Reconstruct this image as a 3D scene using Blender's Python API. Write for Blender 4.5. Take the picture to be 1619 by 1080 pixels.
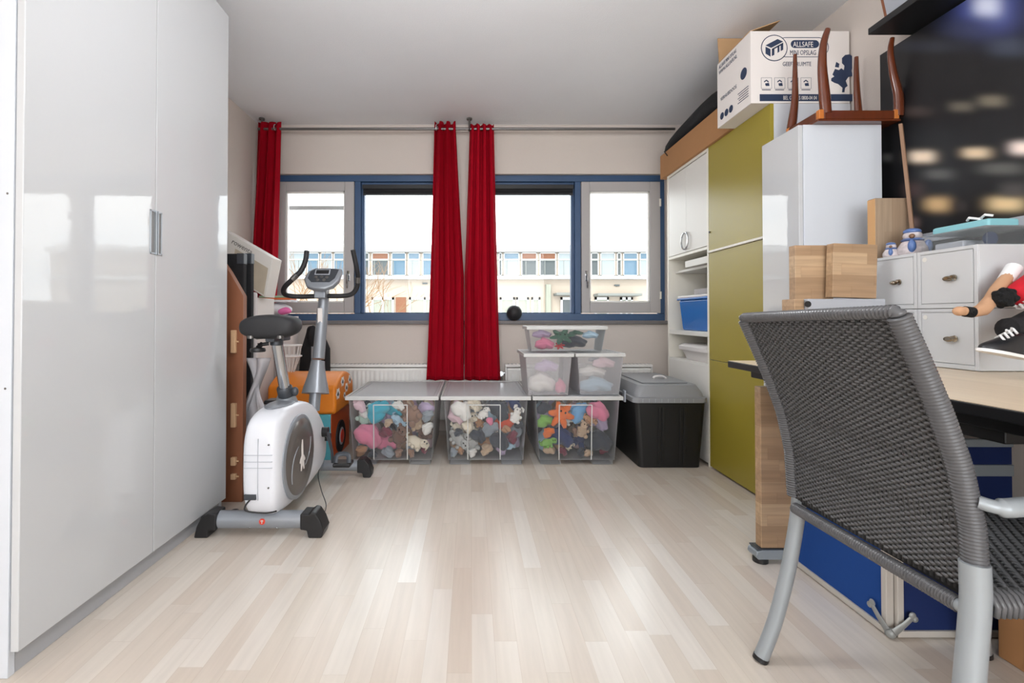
import bpy, bmesh, math, random
from mathutils import Vector, Matrix
from math import sin, cos, pi, radians as R
random.seed(7)

SC = bpy.context.scene
for _o in list(bpy.data.objects):
    bpy.data.objects.remove(_o)
COL = SC.collection

# ------------------------------------------------------------------ camera, sky, lights, exposure
F, VPX, HORV, CAMZ, PITCH = 765.0, 745.0, 500.0, 0.92, R(0.7)
PPV = HORV - F * math.tan(PITCH)
cam_d = bpy.data.cameras.new('camera')
cam_d.sensor_fit = 'HORIZONTAL'
cam_d.sensor_width = 36.0
cam_d.lens = F / 1619 * 36
cam_d.shift_x = (809.5 - VPX) / 1619
cam_d.shift_y = (PPV - 540) / 1619
cam_d.clip_start = 0.02
cam_d.clip_end = 300
cam = bpy.data.objects.new('camera', cam_d)
cam.location = (0, 0, CAMZ)
cam.rotation_euler = (pi / 2 + PITCH, 0, 0)
COL.objects.link(cam)
SC.camera = cam

SC.view_settings.view_transform = 'Standard'
SC.view_settings.look = 'None'
SC.view_settings.gamma = 1
SC.view_settings.use_curve_mapping = False
SC.view_settings.exposure = 0.07

world = bpy.data.worlds.new('sky')
SC.world = world
world.use_nodes = True
_nt = world.node_tree
_bg = _nt.nodes['Background']
_tc = _nt.nodes.new('ShaderNodeTexCoord')
_mp = _nt.nodes.new('ShaderNodeMapping')
_mp.inputs['Scale'].default_value = (1.0, 1.0, 3.0)
_no = _nt.nodes.new('ShaderNodeTexNoise')
_no.inputs['Scale'].default_value = 3.0
_no.inputs['Detail'].default_value = 5
_cr = _nt.nodes.new('ShaderNodeValToRGB')
_cr.color_ramp.elements[0].position = 0.36
_cr.color_ramp.elements[0].color = (0.80, 0.87, 0.93, 1)
_cr.color_ramp.elements[1].position = 0.56
_cr.color_ramp.elements[1].color = (1.0, 1.0, 1.0, 1)
_nt.links.new(_tc.outputs['Generated'], _mp.inputs['Vector'])
_nt.links.new(_mp.outputs['Vector'], _no.inputs['Vector'])
_nt.links.new(_no.outputs['Fac'], _cr.inputs['Fac'])
_nt.links.new(_cr.outputs['Color'], _bg.inputs['Color'])
_bg.inputs['Strength'].default_value = 5.0


def light(name, kind, loc, rot, energy, size=None, color=(1, 1, 1), spread=None):
    d = bpy.data.lights.new(name, kind)
    d.energy = energy
    d.color = color
    if kind == 'AREA':
        d.shape = 'RECTANGLE'
        d.size, d.size_y = size
        if spread:
            d.spread = spread
    o = bpy.data.objects.new(name, d)
    o.location = loc
    o.rotation_euler = rot
    COL.objects.link(o)
    return o


sun = light('sun', 'SUN', (0, -10, 30), (R(50), 0, R(-18)), 1.2, color=(1, 0.95, 0.88))
sun.data.angle = R(2)
# added fill light, unseen, shining in through an added rear window
light('rear_fill_light', 'AREA', (0.1, -2.34, 1.45), (R(90), 0, 0), 34, (2.9, 1.75), (0.98, 0.99, 1.0))
# the far windows let the sky in (a portal only guides the sky's own light)
portal = light('front_window_portal', 'AREA', (0.0, 3.99, 1.47), (R(-90), 0, 0), 1, (3.1, 1.15))
portal.data.cycles.is_portal = True

FILL_LAMP = 37.0      # glow strength of the unseen lamp added to fill the room


def P(u, v, y):
    """world point seen at photo position (u, v) at distance y along the room"""
    a, b = (u - VPX) / F, (PPV - v) / F
    ry, rz = cos(PITCH) - b * sin(PITCH), sin(PITCH) + b * cos(PITCH)
    return Vector((a * y / ry, y, CAMZ + rz * y / ry))


# ------------------------------------------------------------------ materials
def lin(c):
    def f(x):
        x /= 255.0
        return x / 12.92 if x <= 0.04045 else ((x + 0.055) / 1.055) ** 2.4
    return (f(c[0]), f(c[1]), f(c[2]), 1.0)


def new_mat(name):
    m = bpy.data.materials.new(name)
    m.use_nodes = True
    nt = m.node_tree
    return m, nt, nt.nodes['Principled BSDF']


def N(nt, kind, **kw):
    n = nt.nodes.new(kind)
    for k, v in kw.items():
        setattr(n, k, v)
    return n


def math_node(nt, op, a, b=None, c=None):
    n = N(nt, 'ShaderNodeMath', operation=op)
    for i, x in enumerate((a, b, c)):
        if x is None:
            continue
        if isinstance(x, (int, float)):
            n.inputs[i].default_value = x
        else:
            nt.links.new(x, n.inputs[i])
    return n.outputs[0]


def mat(name, col, rough=0.5, metal=0.0, var=0.0, vscale=6.0, bump=0.0, bscale=60.0, spec=0.5, coat=0.0, stretch=(1, 1, 1), sheen=0.0):
    m, nt, p = new_mat(name)
    c = lin(col)
    p.inputs['Base Color'].default_value = c
    p.inputs['Roughness'].default_value = rough
    p.inputs['Metallic'].default_value = metal
    p.inputs['Specular IOR Level'].default_value = spec
    p.inputs['Coat Weight'].default_value = coat
    p.inputs['Coat Roughness'].default_value = 0.05
    p.inputs['Sheen Weight'].default_value = sheen
    tc = N(nt, 'ShaderNodeTexCoord')
    mp = N(nt, 'ShaderNodeMapping')
    mp.inputs['Scale'].default_value = stretch
    nt.links.new(tc.outputs['Object'], mp.inputs['Vector'])
    if var > 0:
        no = N(nt, 'ShaderNodeTexNoise')
        no.inputs['Scale'].default_value = vscale
        no.inputs['Detail'].default_value = 4
        nt.links.new(mp.outputs['Vector'], no.inputs['Vector'])
        mx = N(nt, 'ShaderNodeMix', data_type='RGBA')
        mx.inputs['A'].default_value = tuple(x * (1 - var) for x in c[:3]) + (1,)
        mx.inputs['B'].default_value = tuple(min(1, x * (1 + var)) for x in c[:3]) + (1,)
        nt.links.new(no.outputs['Fac'], mx.inputs['Factor'])
        nt.links.new(mx.outputs['Result'], p.inputs['Base Color'])
    if bump > 0:
        n2 = N(nt, 'ShaderNodeTexNoise')
        n2.inputs['Scale'].default_value = bscale
        n2.inputs['Detail'].default_value = 3
        nt.links.new(mp.outputs['Vector'], n2.inputs['Vector'])
        bp = N(nt, 'ShaderNodeBump')
        bp.inputs['Strength'].default_value = bump
        bp.inputs['Distance'].default_value = 0.01
        nt.links.new(n2.outputs['Fac'], bp.inputs['Height'])
        nt.links.new(bp.outputs['Normal'], p.inputs['Normal'])
    return m


def strip_wood(name, cols, row_axis, len_axis, width, length, rough=0.4, grain=0.12, joint=0.0, world_space=False):
    """glued wooden staves: rows along row_axis, each row cut in random lengths along len_axis"""
    m, nt, p = new_mat(name)
    p.inputs['Roughness'].default_value = rough
    tc = N(nt, 'ShaderNodeTexCoord')
    sx = N(nt, 'ShaderNodeSeparateXYZ')
    nt.links.new(tc.outputs['Object'], sx.inputs[0])
    a, b = sx.outputs[row_axis], sx.outputs[len_axis]
    ra = math_node(nt, 'DIVIDE', a, width)
    row = math_node(nt, 'FLOOR', ra)
    w1 = N(nt, 'ShaderNodeTexWhiteNoise', noise_dimensions='1D')
    nt.links.new(row, w1.inputs['W'])
    off = math_node(nt, 'MULTIPLY', w1.outputs['Value'], 17.3)
    lb = math_node(nt, 'ADD', math_node(nt, 'DIVIDE', b, length), off)
    cell = math_node(nt, 'FLOOR', lb)
    cx = N(nt, 'ShaderNodeCombineXYZ')
    nt.links.new(row, cx.inputs[0])
    nt.links.new(cell, cx.inputs[1])
    w2 = N(nt, 'ShaderNodeTexWhiteNoise', noise_dimensions='2D')
    nt.links.new(cx.outputs[0], w2.inputs['Vector'])
    cr = N(nt, 'ShaderNodeValToRGB')
    cr.color_ramp.interpolation = 'LINEAR'
    while len(cr.color_ramp.elements) < len(cols):
        cr.color_ramp.elements.new(0.5)
    for i, c in enumerate(cols):
        cr.color_ramp.elements[i].position = i / (len(cols) - 1)
        cr.color_ramp.elements[i].color = lin(c)
    nt.links.new(w2.outputs['Value'], cr.inputs['Fac'])
    mp = N(nt, 'ShaderNodeMapping')
    s = [60.0, 60.0, 60.0]
    s[len_axis] = 3.5
    mp.inputs['Scale'].default_value = s
    ad = N(nt, 'ShaderNodeVectorMath', operation='ADD')
    nt.links.new(tc.outputs['Object'], ad.inputs[0])
    nt.links.new(w2.outputs['Color'], ad.inputs[1])
    nt.links.new(ad.outputs[0], mp.inputs['Vector'])
    no = N(nt, 'ShaderNodeTexNoise')
    no.inputs['Scale'].default_value = 1.0
    no.inputs['Detail'].default_value = 6
    nt.links.new(mp.outputs['Vector'], no.inputs['Vector'])
    g = N(nt, 'ShaderNodeMix', data_type='RGBA', blend_type='MULTIPLY')
    g.inputs['Factor'].default_value = 1.0
    nt.links.new(cr.outputs['Color'], g.inputs['A'])
    gr = N(nt, 'ShaderNodeMapRange')
    gr.inputs['From Min'].default_value = 0.3
    gr.inputs['From Max'].default_value = 0.7
    gr.inputs['To Min'].default_value = 1 - grain
    gr.inputs['To Max'].default_value = 1 + grain * 0.4
    nt.links.new(no.outputs['Fac'], gr.inputs['Value'])
    nt.links.new(gr.outputs[0], g.inputs['B'])
    col = g.outputs['Result']
    if joint > 0:
        fr = math_node(nt, 'FRACT', ra)
        e1 = math_node(nt, 'LESS_THAN', fr, joint)
        fl = math_node(nt, 'FRACT', lb)
        e2 = math_node(nt, 'LESS_THAN', fl, joint * width / length)
        e = math_node(nt, 'MAXIMUM', e1, e2)
        k = N(nt, 'ShaderNodeMix', data_type='RGBA', blend_type='MULTIPLY')
        nt.links.new(math_node(nt, 'MULTIPLY', e, 0.55), k.inputs['Factor'])
        nt.links.new(col, k.inputs['A'])
        k.inputs['B'].default_value = (0.72, 0.66, 0.6, 1)
        col = k.outputs['Result']
    nt.links.new(col, p.inputs['Base Color'])
    return m


def clear_mat(name, col, clear, rough=0.15, tint=(1, 1, 1), ior=1.3):
    """see-through plastic or glass: part of the light passes straight, the rest meets a glossy skin"""
    m, nt, p = new_mat(name)
    p.inputs['Base Color'].default_value = lin(col)
    p.inputs['Roughness'].default_value = rough
    tr = N(nt, 'ShaderNodeBsdfTransparent')
    tr.inputs['Color'].default_value = tint + (1,)
    lw = N(nt, 'ShaderNodeFresnel')
    lw.inputs['IOR'].default_value = ior
    fac = math_node(nt, 'MAXIMUM', lw.outputs[0], 1 - clear)
    mx = N(nt, 'ShaderNodeMixShader')
    nt.links.new(fac, mx.inputs[0])
    nt.links.new(tr.outputs[0], mx.inputs[1])
    nt.links.new(p.outputs[0], mx.inputs[2])
    nt.links.new(mx.outputs[0], nt.nodes['Material Output'].inputs['Surface'])
    return m


def glass_mat(name):
    m, nt, p = new_mat(name)
    tr = N(nt, 'ShaderNodeBsdfTransparent')
    tr.inputs['Color'].default_value = (0.97, 0.985, 0.98, 1)
    gl = N(nt, 'ShaderNodeBsdfGlossy')
    gl.inputs['Roughness'].default_value = 0.02
    fr = N(nt, 'ShaderNodeFresnel')
    fr.inputs['IOR'].default_value = 1.3
    mx = N(nt, 'ShaderNodeMixShader')
    nt.links.new(math_node(nt, 'MULTIPLY', fr.outputs[0], 0.7), mx.inputs[0])
    nt.links.new(tr.outputs[0], mx.inputs[1])
    nt.links.new(gl.outputs[0], mx.inputs[2])
    nt.links.new(mx.outputs[0], nt.nodes['Material Output'].inputs['Surface'])
    return m


M = {}
M['wall'] = mat('wall_paint', (214, 204, 196), 0.9, var=0.03, vscale=2, bump=0.12, bscale=160)
M['ceiling'] = mat('ceiling_paint', (238, 239, 242), 0.95, var=0.02, vscale=3, bump=0.25, bscale=180)
M['floor'] = strip_wood('laminate_floor', [(206, 192, 178), (214, 203, 191), (210, 198, 185), (222, 215, 206), (211, 200, 187), (218, 209, 198)], 0, 1, 0.064, 0.52, 0.24, 0.06, 0.015)
M['white_gloss'] = mat('white_gloss_lacquer', (203, 205, 207), 0.03, bump=0.03, bscale=14, spec=0.5, var=0.012, vscale=2)
M['white_side'] = mat('white_melamine', (214, 219, 226), 0.35)
M['white'] = mat('white_board', (228, 226, 220), 0.4)
M['cream_edge'] = mat('cream_edge', (236, 232, 220), 0.35)
M['plinth'] = mat('grey_plinth', (176, 178, 182), 0.5)
M['metal_grey'] = mat('brushed_metal', (176, 182, 188), 0.32, 0.8)
M['chrome'] = mat('chrome', (205, 207, 210), 0.14, 1.0)
M['blue_frame'] = mat('blue_painted_wood', (56, 84, 120), 0.4)
M['casement'] = mat('grey_painted_wood', (178, 174, 173), 0.45)
M['sill'] = mat('dark_stone_sill', (112, 108, 108), 0.5, var=0.1, vscale=30)
M['glass'] = glass_mat('window_glass')
M['black_fab'] = mat('black_fabric', (24, 24, 27), 0.85, bump=0.2, bscale=90)
M['black'] = mat('black_plastic', (26, 26, 28), 0.42)
M['black_soft'] = mat('black_rubber', (33, 33, 36), 0.6)
M['red_cloth'] = mat('red_curtain_cloth', (160, 1, 27), 0.85, var=0.08, vscale=40, bump=0.1, bscale=200, spec=0.15)
M['rad'] = mat('white_enamel', (240, 238, 234), 0.35)
M['steel'] = mat('dark_steel', (120, 118, 116), 0.3, 0.8)
M['green'] = mat('olive_laminate', (156, 141, 52), 0.33, var=0.03, vscale=2)
M['clear'] = clear_mat('clear_box_plastic', (232, 234, 236), 0.962, 0.2, (0.995, 0.997, 0.998))
M['clear_lid'] = clear_mat('clear_lid_plastic', (230, 232, 234), 0.92, 0.18, (0.995, 0.997, 0.998))
M['rim'] = clear_mat('frosted_plastic', (232, 232, 230), 0.35, 0.3)
M['milky'] = clear_mat('milky_plastic', (232, 230, 232), 0.80, 0.3)
M['acrylic'] = clear_mat('clear_acrylic', (230, 234, 236), 0.95, 0.05, ior=1.15)
M['wicker'] = mat('grey_wicker', (88, 88, 90), 0.26, vscale=30)
M['wicker_in'] = mat('wicker_stake', (52, 52, 52), 0.6)
M['alu'] = mat('painted_aluminium', (156, 162, 166), 0.38, 0.25, var=0.04, vscale=20)
M['desk_top'] = strip_wood('maple_laminate', [(216, 197, 170), (221, 203, 177), (212, 192, 165)], 0, 1, 0.12, 1.4, 0.35, 0.08)
M['oak_x'] = strip_wood('oak_staves', [(146, 115, 87), (178, 147, 114), (163, 132, 101), (192, 163, 130), (170, 138, 106)], 2, 0, 0.041, 0.16, 0.5, 0.22, 0.03)
M['oak_z'] = strip_wood('oak_staves_upright', [(142, 120, 98), (176, 154, 130), (158, 134, 110), (166, 142, 118)], 0, 2, 0.03, 0.4, 0.5, 0.2, 0.03)
M['oak_tan'] = mat('oak_edge', (206, 160, 108), 0.5, var=0.08, vscale=20, stretch=(1, 1, 0.1))
M['teak'] = mat('polished_teak', (96, 44, 20), 0.25, var=0.25, vscale=9, stretch=(4, 4, 0.5), coat=0.4)
M['card'] = mat('brown_cardboard', (176, 128, 84), 0.8, var=0.05, vscale=12)
M['card_pale'] = mat('tan_cardboard', (186, 150, 110), 0.8, var=0.05, vscale=12)
M['white_card'] = mat('white_cardboard', (232, 226, 222), 0.7, var=0.02, vscale=8)
M['navy'] = mat('navy_print', (36, 52, 82), 0.6)
M['locker'] = mat('pale_grey_enamel', (206, 208, 210), 0.35, var=0.03, vscale=7)
M['board_blue'] = mat('blue_felt', (4, 66, 142), 0.85, var=0.05, vscale=60)
M['board_navy'] = mat('dark_blue_felt', (4, 32, 86), 0.85, var=0.05, vscale=60)
M['bike_white'] = mat('white_shell', (226, 228, 234), 0.3)
M['bike_grey'] = mat('silver_grey_paint', (150, 155, 162), 0.32, 0.35)
M['brown_board'] = mat('brown_board', (134, 82, 54), 0.6, var=0.1, vscale=5, stretch=(3, 3, 0.4))
M['hinge'] = mat('light_wood_block', (206, 168, 130), 0.6)


# ------------------------------------------------------------------ mesh building
class MB:
    def __init__(s):
        s.bm = bmesh.new()

    def _add(s, vs, fs):
        v = [s.bm.verts.new(x) for x in vs]
        for f in fs:
            try:
                s.bm.faces.new([v[i] for i in f])
            except ValueError:
                pass
        return v

    def box(s, x0, x1, y0, y1, z0, z1, T=None):
        vs = [Vector((x, y, z)) for x in (x0, x1) for y in (y0, y1) for z in (z0, z1)]
        if T is not None:
            vs = [T @ v for v in vs]
        s._add(vs, [(0, 1, 3, 2), (4, 6, 7, 5), (0, 4, 5, 1), (2, 3, 7, 6), (0, 2, 6, 4), (1, 5, 7, 3)])
        return s

    def frustum(s, b, t, z0, z1):
        """b and t: (x0, x1, y0, y1) of the bottom and the top rectangle"""
        vs = [Vector((x, y, z0)) for x in b[:2] for y in b[2:]] + [Vector((x, y, z1)) for x in t[:2] for y in t[2:]]
        s._add(vs, [(0, 1, 3, 2), (4, 6, 7, 5), (0, 4, 5, 1), (2, 3, 7, 6), (0, 2, 6, 4), (1, 5, 7, 3)])
        return s

    def prism(s, poly, axis, a0, a1, T=None):
        n = len(poly)

        def pt(p, a):
            v = Vector({'x': (a, p[0], p[1]), 'y': (p[0], a, p[1]), 'z': (p[0], p[1], a)}[axis])
            return T @ v if T is not None else v
        vs = [pt(p, a0) for p in poly] + [pt(p, a1) for p in poly]
        fs = [tuple(range(n)), tuple(range(2 * n - 1, n - 1, -1))]
        fs += [(i, (i + 1) % n, n + (i + 1) % n, n + i) for i in range(n)]
        s._add(vs, fs)
        return s

    def tube(s, pts, r, n=10, flat=1.0, cap=True, closed=False, up=None):
        pts = [Vector(p) for p in pts]
        k = len(pts)
        rs = r if isinstance(r, (list, tuple)) else [r] * k
        rings = []
        nrm = None
        for i in range(k):
            if closed:
                t = pts[(i + 1) % k] - pts[i - 1]
            else:
                t = pts[min(i + 1, k - 1)] - pts[max(i - 1, 0)]
            if t.length < 1e-9:
                t = Vector((0, 0, 1))
            t.normalize()
            if nrm is None:
                a = Vector(up) if up else (Vector((0, 0, 1)) if abs(t.z) < 0.9 else Vector((1, 0, 0)))
                nrm = (a - t * a.dot(t)).normalized()
            else:
                nrm = (nrm - t * nrm.dot(t)).normalized()
            b = t.cross(nrm)
            rings.append([s.bm.verts.new(pts[i] + nrm * (rs[i] * flat * cos(2 * pi * j / n)) + b * (rs[i] * sin(2 * pi * j / n))) for j in range(n)])
        m = k if closed else k - 1
        for i in range(m):
            a, b = rings[i], rings[(i + 1) % k]
            for j in range(n):
                s.bm.faces.new((a[j], a[(j + 1) % n], b[(j + 1) % n], b[j]))
        if cap and not closed:
            s.bm.faces.new(rings[0][::-1])
            s.bm.faces.new(rings[-1])
        return s

    def cyl(s, p0, p1, r0, r1=None, n=18):
        return s.tube([p0, p1], [r0, r0 if r1 is None else r1], n)

    def ell(s, c, r, T=None, nu=14, nv=9):
        c = Vector(c)
        if not isinstance(r, (tuple, list)):
            r = (r, r, r)
        top = None
        rows = []
        for i in range(1, nv):
            th = pi * i / nv
            rows.append([Vector((r[0] * sin(th) * cos(2 * pi * j / nu), r[1] * sin(th) * sin(2 * pi * j / nu), r[2] * cos(th))) for j in range(nu)])
        f = (lambda v: s.bm.verts.new((T @ v if T is not None else v) + c))
        rows = [[f(v) for v in row] for row in rows]
        a, b = f(Vector((0, 0, r[2]))), f(Vector((0, 0, -r[2])))
        for j in range(nu):
            k = (j + 1) % nu
            s.bm.faces.new((a, rows[0][j], rows[0][k]))
            s.bm.faces.new((b, rows[-1][k], rows[-1][j]))
            for i in range(len(rows) - 1):
                s.bm.faces.new((rows[i][j], rows[i + 1][j], rows[i + 1][k], rows[i][k]))
        return s

    def lathe(s, prof, T=None, n=24):
        """prof: (radius, height) pairs along local z"""
        T = T or Matrix()
        rings = []
        for r, z in prof:
            r = max(r, 1e-5)
            rings.append([s.bm.verts.new(T @ Vector((r * cos(2 * pi * j / n), r * sin(2 * pi * j / n), z))) for j in range(n)])
        for a, b in zip(rings, rings[1:]):
            for j in range(n):
                s.bm.faces.new((a[j], a[(j + 1) % n], b[(j + 1) % n], b[j]))
        s.bm.faces.new(rings[0][::-1])
        s.bm.faces.new(rings[-1])
        return s

    def grid(s, nu, nv, f, wrap=False):
        g = [[s.bm.verts.new(f(i / nu, j / nv)) for j in range(nv + 1)] for i in range(nu if wrap else nu + 1)]
        for i in range(nu):
            for j in range(nv):
                a, b = g[i], g[(i + 1) % len(g)]
                s.bm.faces.new((a[j], b[j], b[j + 1], a[j + 1]))
        return s

    def build(s, name, m, parent=None, bevel=0.0, seg=2, smooth=35, solid=0.0, subd=0):
        bm = s.bm
        bmesh.ops.recalc_face_normals(bm, faces=bm.faces)
        me = bpy.data.meshes.new(name)
        for f in bm.faces:
            f.smooth = True
        o = bpy.data.objects.new(name, me)
        if parent is None:
            xs = [v.co for v in bm.verts]
            lo = Vector([min(v[i] for v in xs) for i in range(3)])
            hi = Vector([max(v[i] for v in xs) for i in range(3)])
            c = Vector(((lo.x + hi.x) / 2, (lo.y + hi.y) / 2, lo.z))
            bmesh.ops.translate(bm, vec=-c, verts=bm.verts)
            o.location = c
        bm.to_mesh(me)
        bm.free()
        me.set_sharp_from_angle(angle=R(smooth))
        me.materials.append(M[m] if isinstance(m, str) else m)
        COL.objects.link(o)
        if parent is not None:
            attach(o, parent)
        if solid:
            d = o.modifiers.new('thickness', 'SOLIDIFY')
            d.thickness = solid
            d.offset = 0
        if subd:
            d = o.modifiers.new('smooth', 'SUBSURF')
            d.levels = d.render_levels = subd
        if bevel:
            d = o.modifiers.new('bevel', 'BEVEL')
            d.width = bevel
            d.segments = seg
            d.limit_method = 'ANGLE'
            d.angle_limit = R(40)
            d.harden_normals = True
        return o


def world_of(o):
    w = Matrix.LocRotScale(o.location, o.rotation_euler, o.scale)
    return w if o.parent is None else world_of(o.parent) @ o.matrix_parent_inverse @ w


def attach(o, parent):
    o.parent = parent
    o.matrix_parent_inverse = world_of(parent).inverted()


def tag(o, label, cat=None, group=None, kind=None):
    o['label'] = label
    if cat:
        o['category'] = cat
    if group:
        o['group'] = group
    if kind:
        o['kind'] = kind
    return o


def thing(name, label, cat, loc, group=None):
    o = bpy.data.objects.new(name, None)
    o.empty_display_size = 0.05
    o.location = loc
    COL.objects.link(o)
    return tag(o, label, cat, group)


def struct(o, label=None, cat=None):
    o['kind'] = 'structure'
    if label:
        o['label'] = label
    if cat:
        o['category'] = cat
    return o


def bx(name, m, parent, x0, x1, y0, y1, z0, z1, bevel=0.003, T=None):
    return MB().box(x0, x1, y0, y1, z0, z1, T).build(name, m, parent, bevel)


def copy_tree(src, loc, label=None):
    r = src.copy()
    COL.objects.link(r)
    r.location = loc
    if label:
        r['label'] = label
    for ch in list(src.children):
        c = ch.copy()
        COL.objects.link(c)
        c.parent = r
        for g in list(ch.children):
            d = g.copy()
            COL.objects.link(d)
            d.parent = c
    return r


def text(name, s, size, T, m, parent, depth=0.0006, align='LEFT', width=1.0):
    c = bpy.data.curves.new(name, 'FONT')
    c.body = s
    c.size = size
    c.extrude = depth
    c.align_x = align
    c.resolution_u = 2
    t = bpy.data.objects.new(name + '_curve', c)
    COL.objects.link(t)
    me = bpy.data.meshes.new_from_object(t.evaluated_get(bpy.context.evaluated_depsgraph_get()))
    bpy.data.objects.remove(t)
    me.transform(T @ Matrix.Diagonal((width, 1, 1, 1)))
    me.materials.clear()
    me.materials.append(M[m])
    me.name = name
    o = bpy.data.objects.new(name, me)
    COL.objects.link(o)
    attach(o, parent)
    return o


def frame_mat(origin, xdir, ydir):
    """matrix with local x along xdir, local y along ydir"""
    x, y = Vector(xdir).normalized(), Vector(ydir).normalized()
    z = x.cross(y)
    return Matrix(((x.x, y.x, z.x, origin[0]), (x.y, y.y, z.y, origin[1]), (x.z, y.z, z.z, origin[2]), (0, 0, 0, 1)))


# ------------------------------------------------------------------ the room
XL, XR, YB, YR, ZC = -1.72, 1.85, 3.90, -2.2, 2.47
struct(MB().box(XL - 0.1, XR + 0.1, YR - 0.1, YB + 0.2, -0.08, 0).build('floor', 'floor'))
struct(MB().box(XL - 0.1, XR + 0.1, YR - 0.1, YB + 0.2, ZC, ZC + 0.1).build('ceiling', 'ceiling'))
struct(MB().box(XL - 0.1, XL, YR - 0.1, YB + 0.2, 0, ZC).build('wall_left', 'wall'))
struct(MB().box(XR, XR + 0.1, YR - 0.1, YB + 0.2, 0, ZC).build('wall_right', 'wall'))
WY = YB + 0.035                      # front face of the window frame
wx0, wx1 = P(427, 400, WY).x, P(1051, 400, WY).x
wz0, wz1 = P(745, 507, WY).z, P(745, 277, WY).z
w = MB()
w.box(XL, wx0, YB, YB + 0.2, 0, ZC).box(wx1, XR, YB, YB + 0.2, 0, ZC)
w.box(wx0, wx1, YB, YB + 0.2, 0, wz0).box(wx0, wx1, YB, YB + 0.2, wz1, ZC)
wp0, wp1 = P(720, 400, WY).x, P(764, 400, WY).x
w.box(wp0, wp1, YB, YB + 0.2, wz0, wz1)
struct(w.build('wall_back', 'wall'))
w = MB()
w.box(XL, -1.4, YR - 0.1, YR, 0, ZC).box(1.6, XR, YR - 0.1, YR, 0, ZC)
w.box(-1.4, 1.6, YR - 0.1, YR, 0, 0.5).box(-1.4, 1.6, YR - 0.1, YR, 2.3, ZC)
struct(w.build('wall_rear', 'wall'))
w = MB()
for a, b in ((-1.4, -1.34), (0.07, 0.13), (1.54, 1.6)):
    w.box(a, b, YR - 0.08, YR - 0.02, 0.5, 2.3)
w.box(-1.4, 1.6, YR - 0.08, YR - 0.02, 0.5, 0.56).box(-1.4, 1.6, YR - 0.08, YR - 0.02, 2.24, 2.3)
struct(w.build('added_rear_window', 'blue_frame', bevel=0.004))  # window added out of view so fill light can come in
struct(MB().box(wx0 + 0.005, wx1 - 0.005, YB - 0.035, WY + 0.005, wz0 - 0.028, wz0 - 0.001).build('trim_1', 'sill', bevel=0.004))

# window_1: blue frame, two grey casements, two fixed panes


def X(u, y=WY):
    return P(u, 400, y).x


def Z(v, y=WY):
    return P(745, v, y).z


zt, zb = Z(287), Z(496)
def window(name, e0, e1, posts, bead, pane):
    w = MB()
    w.box(e0, e1, WY, WY + 0.08, zt, wz1).box(e0, e1, WY, WY + 0.08, wz0, zb)
    for a, c in posts:
        w.box(a, c, WY, WY + 0.08, zb, zt)
    a, c = bead
    w.box(X(a), X(a + 5), WY + 0.025, WY + 0.08, zb, zt).box(X(c - 5), X(c), WY + 0.025, WY + 0.08, zb, zt)
    w.box(X(a + 5), X(c - 5), WY + 0.025, WY + 0.08, Z(294), zt).box(X(a + 5), X(c - 5), WY + 0.025, WY + 0.08, zb, Z(494))
    o = struct(w.build(name, 'blue_frame', bevel=0.004))
    bx('pane', 'glass', o, X(pane[0]), X(pane[1]), WY + 0.05, WY + 0.056, Z(494), Z(294), 0)
    return o


WL = window('window_1', wx0, wp0, ((wx0, X(436)), (X(560.5), X(570)), (X(710), wp0)), (570, 710), (575, 705))
WR = window('window_2', wp1, wx1, ((wp1, X(774)), (X(909), X(918.5)), (X(1044), wx1)), (774, 909), (779, 904))


def casement(win, u0, u1, g0, g1, hu, hinge_u):
    y0 = WY - 0.012
    c = MB()
    a, b, d, e = X(u0), X(u1), X(g0), X(g1)
    t, s_, k, l = zt - 0.004, zb + 0.004, Z(303), Z(478)
    c.box(a, d, y0, y0 + 0.06, s_, t).box(e, b, y0, y0 + 0.06, s_, t).box(d, e, y0, y0 + 0.06, k, t).box(d, e, y0, y0 + 0.06, s_, l)
    o = c.build('casement', 'casement', win, 0.004)
    q = MB()
    q.box(d, d + 0.012, y0 + 0.014, y0 + 0.05, l, k).box(e - 0.012, e, y0 + 0.014, y0 + 0.05, l, k)
    q.box(d, e, y0 + 0.014, y0 + 0.05, l, l + 0.012).box(d, e, y0 + 0.014, y0 + 0.05, k - 0.012, k)
    tag(q.build('glazing_bead', 'rad', o, 0.002), 'white bead around the pane')
    bx('pane', 'glass', o, d, e, y0 + 0.03, y0 + 0.036, l, k, 0)
    h = MB()
    hx, hz = X(hu), Z(438)
    h.box(hx - 0.013, hx + 0.013, y0 - 0.008, y0, hz - 0.035, hz + 0.035)
    h.cyl((hx, y0 - 0.008, hz + 0.015), (hx, y0 - 0.04, hz + 0.015), 0.008)
    h.tube([(hx, y0 - 0.04, hz + 0.02), (hx, y0 - 0.043, hz - 0.02), (hx, y0 - 0.043, hz - 0.075), (hx, y0 - 0.04, hz - 0.095)], [0.009, 0.009, 0.008, 0.005])
    h.tube([(hx, y0 - 0.003, hz + 0.01), (hx, y0 - 0.006, hz + 0.05)], 0.011)
    tag(h.build('handle', 'chrome', o, 0.002), 'chrome lever handle')
    if hinge_u:
        m = MB()
        for v in (321, 467):
            m.cyl((X(hinge_u), y0 - 0.004, Z(v) - 0.03), (X(hinge_u), y0 - 0.004, Z(v) + 0.03), 0.008)
        m.build('hinge', 'cream_edge', o)


casement(WL, 437.5, 560, 452, 545, 551.5, None)
casement(WR, 919, 1043.5, 932, 1027, 926.5, 1043)
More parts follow.
